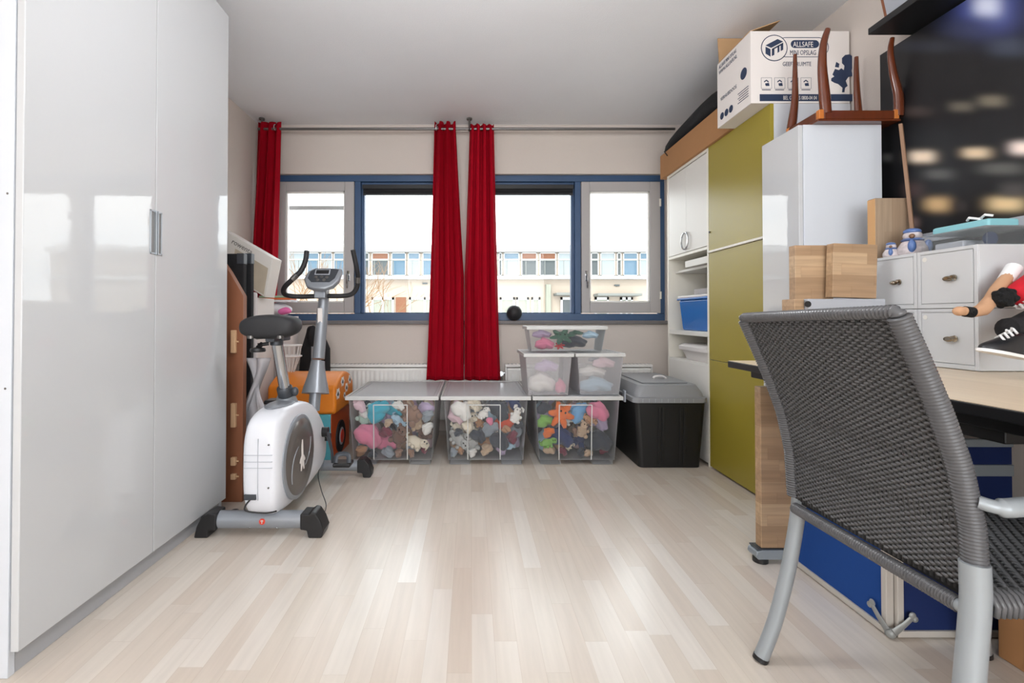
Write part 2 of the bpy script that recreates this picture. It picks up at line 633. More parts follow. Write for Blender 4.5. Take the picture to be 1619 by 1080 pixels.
# ventilation rail outside the left casement
q = MB().box(X(446), X(551), WY + 0.13, WY + 0.16, Z(332, WY + 0.145), Z(326, WY + 0.145))
for a in (440, 552):
    q.box(X(a), X(a) + 0.03, WY + 0.075, WY + 0.16, Z(332, WY + 0.145), Z(326, WY + 0.145))
tag(q.build('outer_rail', 'casement', WL, 0.003), 'grey rail outside the left casement')
for i, (a, b, c) in enumerate(((573, 707, 'left'), (777, 907, 'right'))):
    r = thing('roller_blind', 'rolled-up black roller blind at the top of the %s fixed pane' % c, 'blind', (X((a + b) / 2), WY + 0.01, Z(310)), 'rolled-up roller blinds')
    bx('cassette', 'black', r, X(a), X(b), WY - 0.015, WY + 0.022, Z(299), Z(292.5), 0.003)
    q = MB().cyl((X(a) + 0.01, WY - 0.002, Z(303)), (X(b) - 0.01, WY - 0.002, Z(303)), 0.024, n=20)
    q.build('roll', 'black_fab', r)
    tag(bx('bottom_bar', 'black_soft', r, X(a) + 0.01, X(b) - 0.01, WY - 0.028, WY - 0.018, Z(310), Z(306.5), 0.002), 'slim bar along the lower edge')

# added fill lamp, out of view above and a little ahead of the camera
cl = thing('added_fill_lamp', 'round white glowing globe added under the ceiling as unseen fill light', 'fill lamp', (0.05, 1.30, 1.8))
_m, _nt, _p = new_mat('fill_lamp_glow')
_p.inputs['Base Color'].default_value = (0.9, 0.9, 0.9, 1)
_p.inputs['Emission Color'].default_value = (0.96, 0.975, 1.0, 1)
_p.inputs['Emission Strength'].default_value = FILL_LAMP
M['fill_glow'] = _m
MB().ell((0.05, 1.30, 2.00), 0.14, nu=32, nv=20).build('globe', 'fill_glow', cl)
MB().cyl((0.05, 1.30, 2.13), (0.05, 1.30, ZC), 0.004).lathe([(0.05, 2.44), (0.05, ZC)], Matrix.Translation((0.05, 1.30, 0)), 24).build('cord', 'white', cl)

# wardrobe
t = thing('wardrobe', 'tall white gloss two-door wardrobe filling the left side', 'wardrobe', (-1.42, 1.76, 0))
wy0, wy1, wzt = 1.238, 2.29, 2.353
w = MB()
w.box(-1.70, -1.176, wy0, wy0 + 0.02, 0, wzt).box(-1.70, -1.176, wy1 - 0.02, wy1, 0, wzt)
w.box(-1.70, -1.176, wy0 + 0.02, wy1 - 0.02, wzt - 0.02, wzt).box(-1.70, -1.69, wy0 + 0.02, wy1 - 0.02, 0, wzt - 0.02)
w.box(-1.70, -1.18, wy0 + 0.02, wy1 - 0.02, 0.06, 0.08)
w.build('carcass', 'white_side', t, 0.0015)
bx('plinth', 'plinth', t, -1.19, -1.178, wy0 + 0.02, wy1 - 0.02, 0, 0.06, 0.001)
for i, (a, b) in enumerate(((wy0 + 0.004, 1.7645), (1.7675, wy1 - 0.004))):
    d = bx('door', 'white_gloss', t, -1.1745, -1.1535, a, b, 0.064, wzt - 0.005, 0.0025)
    hy = 1.7645 if i == 0 else 1.7675
    s_ = -1 if i == 0 else 1
    q = MB()
    zc, zd = 1.145, 1.305
    ya, yb = hy, hy + s_ * 0.032
    lo, hi = min(ya, yb), max(ya, yb)
    q.box(-1.1535, -1.1505, lo, hi, zc, zc + 0.006).box(-1.1535, -1.1505, lo, hi, zd - 0.006, zd)
    e = (hi - 0.006, hi) if s_ > 0 else (lo, lo + 0.006)
    q.box(-1.1535, -1.1505, e[0], e[1], zc, zd)
    g = (lo + 0.001, lo + 0.005) if s_ > 0 else (hi - 0.005, hi - 0.001)
    q.box(-1.1535, -1.146, g[0], g[1], zc, zd)
    tag(q.build('handle', 'metal_grey', d, 0.0008), 'brushed metal edge grip')
    p = bx('grip_recess', 'steel', d, -1.1536, -1.1528, lo + 0.004, hi - 0.004, zc + 0.004, zd - 0.004, 0)
for z in (1.235, 0.735):
    MB().cyl((-1.19, wy0 + 0.0005, z), (-1.19, wy0 - 0.0006, z), 0.003, n=10).build('screw_hole', 'steel', t)

# curtain rod
rod = thing('curtain_rod', 'thin grey metal curtain rod along the top of the window wall', 'curtain rod', (0, 3.77, 2.3))
zr = P(745, 204, 3.77).z
xr0, xr1 = X(407, 3.77), X(1068, 3.77)
MB().cyl((xr0, 3.77, zr), (xr1, 3.77, zr), 0.0105, n=14).build('rod', 'steel', rod)
for u in (413, 742):
    q = MB()
    x = X(u, 3.77)
    q.cyl((x, 3.77, zr - 0.015), (x, 3.77, ZC), 0.008).cyl((x, 3.77, ZC - 0.012), (x, 3.77, ZC), 0.022)
    q.tube([(x, 3.785, zr + 0.012), (x, 3.788, zr - 0.008), (x, 3.77, zr - 0.016), (x, 3.752, zr - 0.006)], 0.006)
    q.build('bracket', 'steel', rod)


def curtain(label, tx0, tx1, bx0, bx1, ztop, zbot, n, amp, ph, bulge=0.0, ring_x=None, inner=None):
    c = thing('curtain', label, 'curtain', ((tx0 + tx1) / 2, 3.77, zbot), 'red eyelet curtains')

    def f(a, b):
        e = 1 - b
        k = b ** 0.8
        ki = max(0.0, (b - 0.40) / 0.60) ** 0.9
        k0, k1 = (ki if inner == 0 else k), (ki if inner == 1 else k)
        xa_, xb_ = bx0 * (1 - k0) + tx0 * k0, bx1 * (1 - k1) + tx1 * k1
        x = xa_ + (xb_ - xa_) * a
        sw = amp * (0.75 + 0.5 * e * (0.5 + 0.5 * sin(5 * a + ph)))
        y = 3.77 - 0.032 * (1 - b) + sw * sin(2 * pi * n * a + ph + 0.5 * sin(3 * e + ph)) + 0.008 * sin(17 * a + 4 * e)
        x += 0.010 * sin(4 * pi * n * a + ph) * (0.4 + e) * min(1, 7 * a, 7 * (1 - a)) + bulge * sin(pi * e) * (a - 0.5)
        z = zbot + (ztop - zbot) * b + (0.012 * sin(2 * pi * n * a + 1.0) if b > 0.97 else 0)
        return Vector((x, y, z))
    o = MB().grid(n * 22, 60, f).build('cloth', 'red_cloth', c, smooth=180, solid=0.003)
    q = MB()
    for x in ring_x or ():
        for s_ in (-1, 1):
            p = []
            for i in range(20):
                an = 2 * pi * i / 20
                p.append((x + 0.006 * s_ * 0 + 0.006 * cos(an), 3.745 + 0.022 * cos(an) * 0.9, zr + 0.023 * sin(an)))
        q.tube(p, 0.005, 8, closed=True)
    if ring_x:
        tag(q.build('eyelet', 'chrome', c), 'chrome eyelet ring')
    hem = MB().grid(n * 22, 2, lambda a, b: f(a, 0.012 + b * 0.004) + Vector((0, -0.0022, 0)))
    hem.build('hem', 'red_cloth', c, smooth=180, solid=0.0012)
    return c


zt2 = P(745, 194, 3.77).z
curtain('red curtain gathered at the left end of the rod', X(406, 3.77), X(443, 3.77), X(388, 3.77), X(434, 3.77), zt2, 0.42, 3, 0.04, 0.4, ring_x=(X(437, 3.77),))
curtain('red curtain left of centre, left half of the pair that meets between the panes', X(687, 3.77), X(720, 3.77), X(675, 3.77), X(733.2, 3.77), zt2, P(745, 600, 3.77).z, 3, 0.036, 0.0, inner=1, ring_x=(X(691, 3.77),))
curtain('red curtain right of centre, right half of the pair that meets between the panes', X(743, 3.77), X(781, 3.77), X(734.6, 3.77), X(791, 3.77), zt2 - 0.015, P(745, 600, 3.77).z, 4, 0.032, 1.3, inner=0)

# radiators


def radiator(label, x0, x1):
    r = thing('radiator', label, 'radiator', ((x0 + x1) / 2, 3.84, 0.1), 'white panel radiators')
    z0, z1 = 0.1, P(745, 576, 3.81).z

    def rib(a, b):
        x = x0 + 0.015 + (x1 - x0 - 0.03) * a
        k = (x / 0.034) % 1.0
        d = 0.009 if 0.25 < k < 0.75 else 0.0
        e = min(b, 1 - b)
        return Vector((x, 3.80 + (d if e > 0.06 else 0.0), z0 + 0.02 + (z1 - z0 - 0.05) * b))
    nx = int((x1 - x0) / 0.0085)
    MB().grid(nx, 20, rib).build('panel', 'rad', r, smooth=50, solid=0.002)
    MB().box(x0, x1, 3.797, 3.875, z1 - 0.022, z1).box(x0, x0 + 0.012, 3.80, 3.875, z0, z1 - 0.022).box(x1 - 0.012, x1, 3.80, 3.875, z0, z1 - 0.022).box(x0 + 0.012, x1 - 0.012, 3.83, 3.845, z0, z1 - 0.03).build('casing', 'rad', r, 0.003)
    q = MB()
    k = int((x1 - x0) / 0.03)
    for i in range(k):
        xx = x0 + 0.02 + i * 0.03
        q.box(xx, xx + 0.012, 3.806, 3.866, z1 - 0.001, z1 + 0.001)
    q.build('grille_slot', 'plinth', r)
    for xx in (x0 + 0.12, x1 - 0.12):
        MB().box(xx - 0.02, xx + 0.02, 3.87, YB - 0.002, z0 + 0.05, z0 + 0.1).cyl((xx, 3.84, 0.001), (xx, 3.84, z0 + 0.01), 0.009).build('bracket', 'rad', r)
    return r


radiator('white ribbed panel radiator under the left windows, behind the left clear box', P(512, 576, 3.8).x, 0.17)
r = radiator('white ribbed panel radiator under the right windows, behind the stacked clear boxes', P(799, 576, 3.8).x, P(1032, 576, 3.8).x)
q = MB()
vx = P(794, 585, 3.8).x
q.cyl((vx + 0.03, 3.835, 0.47), (vx - 0.01, 3.835, 0.47), 0.012).cyl((vx - 0.01, 3.835, 0.47), (vx - 0.01, 3.79, 0.47), 0.02)
q.cyl((vx - 0.01, 3.835, 0.0), (vx - 0.01, 3.835, 0.48), 0.009)
tag(q.build('valve', 'chrome', r), 'chrome valve at the left end')

# black ball on the sill
b = MB().ell((P(813, 494, YB - 0.01).x, YB - 0.015, wz0 + 0.062), 0.062, nu=24, nv=16)
tag(b.build('ball', 'black_soft'), 'black rubber ball on the window sill beside the right curtain', 'ball')

# ------------------------------------------------------------------ the terrace across the street
BY = 22.0
M['brick_pale'] = mat('pale_cream_brick', (158, 146, 133), 0.9, var=0.06, vscale=1.2, bump=0.1, bscale=30)
M['roof_white'] = mat('white_fascia', (190, 190, 188), 0.7)
M['pane_blue'] = mat('far_glass_blue', (72, 98, 116), 0.2)
M['pane_pale'] = mat('far_glass_pale', (128, 137, 140), 0.25)
M['pane_dark'] = mat('far_glass_dark', (54, 62, 64), 0.2)
M['pane_brown'] = mat('far_brown_blind', (112, 70, 46), 0.7)
M['pane_curt'] = mat('far_curtain', (128, 130, 118), 0.8, var=0.35, vscale=5, stretch=(6, 1, 0.2))
M['awning'] = mat('far_grey_canopy', (104, 106, 102), 0.7)


def ox(u):
    return P(u, 450, BY).x


def oz(v, y=BY):
    return P(745, v, y).z


b = thing('terraced_building', 'pale cream terraced building with a strip of windows across the street', 'building', (0, BY + 3, -6))
bx('wall', 'brick_pale', b, ox(180), ox(1330), BY, BY + 6, -6, oz(399), 0)
tag(bx('roof_band', 'roof_white', b, ox(180), ox(1330), BY - 0.3, BY + 6.2, oz(399), oz(389), 0.02), 'white flat roof edge')
tag(bx('balcony_ledge', 'roof_white', b, ox(180), ox(1330), BY - 0.35, BY, oz(442), oz(437), 0.02), 'pale ledge under the upper windows')
up = [(440, 455, 'pale'), (455, 484, 'pale'), (486, 505, 'blue'), (507, 526, 'pane'), (528, 548, 'blue'), (550, 570, 'pale'), (574, 584, 'dark'), (588, 615, 'brown'), (619, 642, 'blue'), (645, 664, 'pane'), (668, 684, 'blue'), (688, 705, 'pale'), (708, 734, 'blue'), (738, 760, 'pane'), (764, 786, 'blue'), (788, 794, 'dark'), (796, 821, 'pane'), (824, 849, 'brown'), (853, 879, 'brown'), (882, 906, 'pale'), (910, 931, 'pane'), (934, 946, 'dark'), (949, 972, 'pale'), (975, 982, 'dark'), (985, 1008, 'blue'), (1011, 1026, 'pane'), (1030, 1050, 'blue')]
for u0, u1, k in up:
    fr = MB()
    a, c, z0, z1 = ox(u0), ox(u1), oz(437), oz(399)
    fr.box(a, c, BY - 0.06, BY, z1 - 0.06, z1 - 0.02).box(a, c, BY - 0.06, BY, z0, z0 + 0.06)
    fr.box(a, a + 0.04, BY - 0.06, BY, z0, z1 - 0.02).box(c - 0.04, c, BY - 0.06, BY, z0, z1 - 0.02)
    fr.box(a, c, BY - 0.05, BY, (z0 + z1) / 2 + 0.18, (z0 + z1) / 2 + 0.24)
    f_ = fr.build('window', 'roof_white', b)
    top, bot = {'pale': ('pane_pale', 'pane_pale'), 'blue': ('pane_blue', 'pane_blue'), 'pane': ('pane_blue', 'pane_pale'), 'dark': ('pane_dark', 'pane_dark'), 'brown': ('pane_brown', 'pane_dark')}[k]
    zm = (z0 + z1) / 2 + 0.2
    bx('pane', top, f_, a + 0.03, c - 0.03, BY - 0.03, BY - 0.005, zm, z1 - 0.04, 0)
    bx('pane', bot, f_, a + 0.03, c - 0.03, BY - 0.03, BY - 0.005, z0 + 0.06, zm, 0)
q = MB()
zrail = oz(412.5)
q.box(ox(180), ox(1330), BY - 0.34, BY - 0.30, zrail - 0.03, zrail)
for i in range(40):
    xx = ox(180) + i * 0.85
    q.box(xx, xx + 0.03, BY - 0.33, BY - 0.30, oz(438), zrail)
q.build('railing', 'awning', b)
for u0, u1, n in ((588, 623, 2), (647, 720, 3), (816, 836, 1), (840, 854, 1), (886, 905, 1), (940, 962, 1), (980, 1000, 2), (790, 814, 1), (738, 770, 2)):
    a, c, z0, z1 = ox(u0), ox(u1), oz(500), oz(470)
    fr = MB()
    fr.box(a, c, BY - 0.07, BY, z1 - 0.12, z1).box(a, c, BY - 0.07, BY, z0, z0 + 0.1)
    for i in range(n + 1):
        xx = a + (c - a - 0.09) * i / n
        fr.box(xx, xx + 0.09, BY - 0.07, BY, z0, z1)
    f_ = fr.build('window', 'roof_white', b)
    bx('pane', 'pane_curt' if u0 != 886 else 'pane_dark', f_, a + 0.05, c - 0.05, BY - 0.03, BY - 0.004, z0 + 0.05, z1 - 0.05, 0)
for u0, u1, v in ((875, 908, 464), (938, 1006, 465)):
    tag(bx('canopy', 'awning', b, ox(u0), ox(u1), BY - 0.8, BY, oz(v + 4), oz(v), 0.02), 'grey canopy over a lower window')
for u in (866,):
    tag(bx('pillar', 'pane_curt', b, ox(u - 4), ox(u + 4), BY - 0.25, BY, -6, oz(450), 0.02), 'beige wall pier')
tag(bx('pillar', 'pane_brown', b, ox(626), ox(642), BY - 0.05, BY, -6, oz(470), 0.01), 'tan brick pier between lower windows')
for u, v in ((672, 448), (975, 451)):
    bx('wall_vent', 'pane_dark', b, ox(u - 4), ox(u + 4), BY - 0.08, BY, oz(v + 1.5), oz(v - 1), 0.01)
struct(MB().box(-40, 40, YB + 1.5, 60, -6.2, -6).build('ground', 'plinth'))
M['twig'] = mat('bare_twigs', (120, 92, 64), 0.9)
q = MB()
rr = random.Random(5)


def branch(p, d, l, r, k):
    e = p + d * l
    q.tube([p, (p + e) / 2 + Vector((rr.uniform(-1, 1), rr.uniform(-1, 1), 0)) * l * 0.05, e], [r, r * 0.8, r * 0.6], 5)
    if k:
        for _ in range(3):
            nd = (d + Vector((rr.uniform(-0.8, 0.8), rr.uniform(-0.8, 0.8), rr.uniform(-0.2, 0.5)))).normalized()
            branch(e, nd, l * rr.uniform(0.6, 0.8), r * 0.55, k - 1)


base = Vector((ox(500) * 0.72, 15.5, -6))
branch(base, Vector((0.05, 0, 1)), 2.9, 0.11, 5)
tag(q.build('bare_tree', 'twig'), 'leafless twiggy tree in front of the building, seen through the left casement', 'tree')

# ================================================================== right-hand side
M['side_grey'] = mat('pale_side_panel', (206, 209, 214), 0.4)
M['bin_blue'] = clear_mat('blue_bin_plastic', (22, 112, 196), 0.12, 0.25, (0.3, 0.6, 1.0))
M['tub_white'] = mat('white_tub_plastic', (226, 222, 220), 0.45)
M['brass'] = mat('worn_brass', (158, 146, 128), 0.2, 1.0)
M['key_steel'] = mat('latch_steel', (190, 188, 180), 0.22, 1.0)
M['skin_felt'] = mat('tan_felt', (196, 152, 118), 0.9, bump=0.1, bscale=200)
M['red_felt'] = mat('red_jersey', (196, 14, 36), 0.85)
M['white_felt'] = mat('white_cloth', (238, 238, 238), 0.85)
M['sock_black'] = mat('black_knit', (14, 14, 16), 0.95, bump=0.5, bscale=220)
M['shoe'] = mat('black_leather', (30, 31, 34), 0.35)
M['turq'] = mat('turquoise_card', (140, 200, 208), 0.5)
M['dark_metal'] = mat('dark_grey_metal', (74, 78, 84), 0.4, 0.4)
M['foot_grey'] = mat('desk_foot_grey', (150, 158, 164), 0.4, 0.3)
M['desk_black'] = mat('black_desk_metal', (16, 16, 18), 0.45)
M['case_grey'] = mat('grey_case', (172, 176, 184), 0.4)
M['alu_frame'] = mat('pale_anodised_frame', (202, 196, 188), 0.4, 0.2)
M['clip'] = mat('grey_connector', (150, 152, 150), 0.4, 0.3)
M['teak_light'] = mat('light_teak', (196, 116, 52), 0.35)

# white cabinet with double doors over open shelves
cab = thing('shelf_cabinet', 'white cabinet with double doors above open shelves, next to the window', 'cabinet', (1.64, 3.26, 0))
y0, y1, zt = 2.953, 3.57, 1.952
w = MB()
w.box(1.45, 1.84, y0, y0 + 0.018, 0, zt).box(1.45, 1.84, y1 - 0.018, y1, 0, zt)
w.box(1.45, 1.84, y0 + 0.018, y1 - 0.018, zt - 0.018, zt).box(1.828, 1.84, y0 + 0.018, y1 - 0.018, 0, zt - 0.018)
w.box(1.452, 1.828, y0 + 0.018, y1 - 0.018, 1.332, 1.350)
w.build('carcass', 'cream_edge', cab, 0.001)
for n_, a, z in (('upper', 1.50, 1.232), ('middle', 1.455, 0.792), ('lower', 1.455, 0.592)):
    bx('shelf', 'white', cab, a, 1.828, y0 + 0.018, y1 - 0.018, z, z + (0.016 if n_ == 'upper' else 0.03), 0.001)
bx('lower_panel', 'white', cab, 1.452, 1.470, y0 + 0.019, y1 - 0.019, 0.02, 0.612, 0.001)
ym = (y0 + y1) / 2
for a, b, s_ in ((y0 + 0.020, ym - 0.001, 1), (ym + 0.001, y1 - 0.020, -1)):
    d = bx('door', 'white', cab, 1.452, 1.470, a, b, 1.354, zt - 0.024, 0.0015)
    e = b if s_ > 0 else a
    pts = [(1.441 if 0 < i < 12 else 1.452, e - s_ * (0.006 + 0.042 * sin(pi * i / 12)), 1.428 + 0.055 * cos(pi * i / 12)) for i in range(13)]
    tag(MB().tube(pts, 0.0055, 8).build('handle', 'chrome', d), 'chrome half-ring handle')
o = MB().box(1.46, 1.80, 2.985, 3.30, 1.250, 1.294).build('flat_box', 'white', None, 0.003)
tag(o, 'flat white box poking out of the shelf just below the cabinet doors', 'box')

b = thing('storage_bin', 'blue translucent plastic bin on the middle shelf of the white cabinet', 'bin', (1.6, 3.2, 0.824))
w = MB()
yb0, yb1 = 3.0, 3.42
w.frustum((1.485, 1.76, yb0 + 0.02, yb1 - 0.02), (1.468, 1.78, yb0, yb1), 0.8225, 1.03)
w.build('body', 'bin_blue', b, 0.012, 3)
bx('rim', 'bin_blue', b, 1.458, 1.79, yb0 - 0.008, yb1 + 0.012, 1.03, 1.044, 0.004)
tag(bx('lid', 'tub_white', b, 1.462, 1.786, yb0 - 0.004, yb1 + 0.008, 1.044, 1.060, 0.005), 'pale lid')
c = MB()
c.box(1.50, 1.74, 3.02, 3.26, 1.061, 1.066).box(1.50, 1.505, 3.02, 3.26, 1.066, 1.10).box(1.735, 1.74, 3.02, 3.26, 1.066, 1.10).box(1.505, 1.735, 3.02, 3.025, 1.066, 1.10).box(1.505, 1.735, 3.255, 3.26, 1.066, 1.10)
tag(c.build('clear_tray', 'milky', None, 0.001), 'shallow clear tray lying on the blue bin', 'tray')
b = thing('lidded_tub', 'white oval plastic tub with lid on the bottom shelf of the white cabinet', 'tub', (1.62, 3.2, 0.622))


def rrect(x0, x1, y0, y1, r, n=5):
    p = []
    for cx, cy, a in ((x1 - r, y1 - r, 0), (x0 + r, y1 - r, 90), (x0 + r, y0 + r, 180), (x1 - r, y0 + r, 270)):
        for i in range(n + 1):
            an = R(a + 90 * i / n)
            p.append((cx + r * cos(an), cy + r * sin(an)))
    return p


def loft(mb, polys):
    """polys: list of (points2d, z); joins successive outlines"""
    rings = [[mb.bm.verts.new((p[0], p[1], z)) for p in poly] for poly, z in polys]
    for a, b_ in zip(rings, rings[1:]):
        n = len(a)
        for i in range(n):
            mb.bm.faces.new((a[i], a[(i + 1) % n], b_[(i + 1) % n], b_[i]))
    mb.bm.faces.new(rings[0][::-1])
    mb.bm.faces.new(rings[-1])
    return mb


loft(MB(), [(rrect(1.50, 1.76, 3.02, 3.43, 0.08), 0.6225), (rrect(1.472, 1.79, 2.985, 3.46, 0.1), 0.69)]).build('body', 'tub_white', b)
loft(MB(), [(rrect(1.458, 1.80, 2.975, 3.475, 0.1), 0.69), (rrect(1.456, 1.802, 2.973, 3.477, 0.1), 0.715), (rrect(1.48, 1.78, 2.995, 3.455, 0.09), 0.73)]).build('lid', 'tub_white', b, smooth=50)

# olive cabinet
cab = thing('olive_cabinet', 'tall cabinet with three olive green fronts', 'cabinet', (1.64, 2.64, 0))
y0, y1 = 2.335, 2.948
w = MB()
w.box(1.468, 1.84, y0, y0 + 0.018, 0, zt).box(1.468, 1.84, y1 - 0.018, y1, 0, zt).box(1.468, 1.84, y0 + 0.018, y1 - 0.018, zt - 0.018, zt)
w.box(1.83, 1.84, y0 + 0.018, y1 - 0.018, 0, zt - 0.018).box(1.48, 1.83, y0 + 0.018, y1 - 0.018, 0.0, 0.03)
w.build('carcass', 'side_grey', cab, 0.001)
for a, b_ in ((0.012, 0.655), (0.658, 1.302), (1.318, zt)):
    bx('door', 'green', cab, 1.45, 1.468, y0 + 0.001, y1 - 0.001, a, b_, 0.001)
tag(bx('edge_rail', 'cream_edge', cab, 1.440, 1.468, y0 + 0.003, y1 - 0.002, 1.3035, 1.3165, 0.002), 'cream rail between the upper and middle front')
MB().cyl((1.449, y1 - 0.015, 1.43), (1.444, y1 - 0.015, 1.43), 0.006, n=10).build('knob', 'black', cab)

# tall white gloss cabinet
cab = thing('tall_cabinet', 'tall narrow white gloss cabinet in front of the olive one', 'cabinet', (1.58, 2.19, 0))
zc = P(1300, 197, 2.06).z
bx('carcass', 'white_side', cab, 1.420, 1.755, 2.060, 2.322, 0, zc, 0.0015)
for a, b_ in ((0.06, 0.60), (0.603, zc - 0.001)):
    bx('door', 'white_gloss', cab, 1.400, 1.4185, 2.062, 2.321, a, b_, 0.0015)

# upside-down small table on the tall cabinet
tb = thing('side_table', 'small teak table turned upside down on the tall white cabinet', 'table', (1.63, 2.13, zc))
tx0, tx1, ty0, ty1 = 1.462, 1.80, 2.022, 2.24
zr0 = zc + 0.004
bx('tabletop', 'teak', tb, tx0 - 0.005, tx1 + 0.005, ty0 - 0.0, ty1 + 0.005, zc + 0.0005, zc + 0.010, 0.002)
for a in ((tx0 + 0.022, tx1 - 0.022, ty0, ty0 + 0.018), (tx0 + 0.022, tx1 - 0.022, ty1 - 0.018, ty1), (tx0, tx0 + 0.018, ty0 + 0.022, ty1 - 0.022), (tx1 - 0.018, tx1, ty0 + 0.022, ty1 - 0.022)):
    bx('rail', 'teak', tb, a[0], a[1], a[2], a[3], zc + 0.010, zc + 0.046, 0.003)
for cx, cy in ((tx0 + 0.011, ty0 + 0.011), (tx1 - 0.011, ty0 + 0.011), (tx0 + 0.011, ty1 - 0.011), (tx1 - 0.011, ty1 - 0.011)):
    tag(bx('corner_block', 'teak_light', tb, cx - 0.010, cx + 0.010, cy - 0.0105, cy + 0.0105, zc + 0.011, zc + 0.050, 0.002), 'lighter wooden corner block')


def leg(pts, y, rad):
    p = [P(u, v, y) for u, v in pts]
    pp = []
    for i in range(len(p) - 1):
        for k in range(4):
            t_ = k / 4
            a = p[max(i - 1, 0)]
            b_, c_ = p[i], p[i + 1]
            d_ = p[min(i + 2, len(p) - 1)]
            pp.append(0.5 * ((2 * b_) + (c_ - a) * t_ + (2 * a - 5 * b_ + 4 * c_ - d_) * t_ ** 2 + (3 * b_ - a - 3 * c_ + d_) * t_ ** 3))
    pp.append(p[-1])
    n = len(pp)
    rs = [rad[0] + (rad[1] - rad[0]) * min(1, i / (n * 0.75)) for i in range(n)]
    MB().tube(pp, rs, 10, flat=0.8, up=(0, 1, 0)).build('leg', 'teak', tb, smooth=60)


leg([(1309, 46), (1302, 70), (1300, 105), (1303, 145), (1306, 180)], ty0 + 0.012, (0.011, 0.023))
leg([(1411, 60), (1408, 82), (1412, 115), (1420, 150), (1421, 184)], ty0 + 0.012, (0.009, 0.020))
leg([(1257, 86), (1257, 120), (1257, 155), (1254, 185), (1251, 203)], ty1 - 0.012, (0.008, 0.020))
leg([(1354, 90), (1354, 115), (1355, 145), (1357, 175), (1357, 192)], ty1 - 0.012, (0.009, 0.018))

# moving box on the olive cabinet
mv = thing('moving_box', 'white printed moving box with open flaps on top of the olive cabinet', 'moving box', (1.6, 2.49, 1.955))
bx0, bx1, by0, by1, bz0, bz1 = 1.358, 1.838, 2.336, 2.655, 1.9535, P(1300, 49, 2.336).z
w = MB()
th = 0.005
w.box(bx0, bx1, by0, by0 + th, bz0, bz1).box(bx0, bx1, by1 - th, by1, bz0, bz1).box(bx0, bx0 + th, by0 + th, by1 - th, bz0, bz1).box(bx1 - th, bx1, by0 + th, by1 - th, bz0, bz1).box(bx0 + th, bx1 - th, by0 + th, by1 - th, bz0, bz0 + th)
w.build('box_body', 'white_card', mv, 0.0015)
w = MB().prism([(bx0, bz1), (bx0 + 0.15, bz1 + 0.055), (bx0 + 0.15, bz1 + 0.059), (bx0, bz1 + 0.005)], 'y', by0 + 0.008, by1 - 0.01)
tag(w.build('flap', 'card_pale', mv, 0.0005), 'brown inner flap tilted inwards')
w = MB().prism([(by1 - 0.005, bz1), (by1, bz1), (by1 + 0.016, bz1 + 0.155), (by1 + 0.011, bz1 + 0.155)], 'x', bx0 + 0.01, bx1 - 0.01)
tag(w.build('flap', 'card_pale', mv, 0.0005), 'brown inner flap standing up at the back')
FY = by0


def fp(u, v):
    p = P(u, v, FY)
    return p.x, p.z


def ftext(name, s, u, v, hpx, m='navy', width=1.0, lift=0.0008):
    x, z = fp(u, v)
    return text(name, s, hpx * FY / F * 1.39, frame_mat((x, FY - lift, z), (1, 0, 0), (0, 0, 1)), m, mv, 0.0003, width=width)


def stadium(u0, u1, v0, v1, n=8):
    x0, z1 = fp(u0, v0)
    x1, z0 = fp(u1, v1)
    r = (z1 - z0) / 2
    p = [(x1 - r + r * cos(R(-90 + 180 * i / n)), (z0 + z1) / 2 + r * sin(R(-90 + 180 * i / n))) for i in range(n + 1)]
    p += [(x0 + r + r * cos(R(90 + 180 * i / n)), (z0 + z1) / 2 + r * sin(R(90 + 180 * i / n))) for i in range(n + 1)]
    return p


def outline(pts, wd, m, name):
    q = MB()
    n = len(pts)
    cx, cz = sum(p[0] for p in pts) / n, sum(p[1] for p in pts) / n
    for i in range(n):
        a, b_ = Vector((pts[i][0], FY - 0.0006, pts[i][1])), Vector((pts[(i + 1) % n][0], FY - 0.0006, pts[(i + 1) % n][1]))
        d_ = (b_ - a)
        if d_.length < 1e-6:
            continue
        nn = Vector((-d_.z, 0, d_.x)).normalized() * wd / 2
        q._add([a - nn, a + nn, b_ + nn, b_ - nn, a - nn + Vector((0, 0.0005, 0)), a + nn + Vector((0, 0.0005, 0)), b_ + nn + Vector((0, 0.0005, 0)), b_ - nn + Vector((0, 0.0005, 0))], [(0, 1, 2, 3), (4, 7, 6, 5), (0, 3, 7, 4), (1, 5, 6, 2)])
    return q.build(name, m, mv)


outline(stadium(1226, 1310, 59.5, 90), 0.003, 'navy', 'logo_outline')
MB().prism(stadium(1250, 1295, 63.5, 76), 'y', FY - 0.0008, FY - 0.0002).build('logo_pill', 'navy', mv)
cx, cz = fp(1224, 76)
rad = 20.5 * FY / F
T = frame_mat((cx, FY - 0.0009, cz), (1, 0, 0), (0, 0, 1))
MB().lathe([(rad - 0.0025, 0), (rad - 0.0025, 0.0004)], T, 32).build('logo_disc', 'white_card', mv)
outline([(cx + rad * cos(2 * pi * i / 32), cz + rad * sin(2 * pi * i / 32)) for i in range(32)], 0.0042, 'navy', 'logo_ring')
q = MB()


def quad(q, uv, lift=0.0016):
    q.prism([fp(*p) for p in uv], 'y', FY - lift, FY - lift + 0.0004)


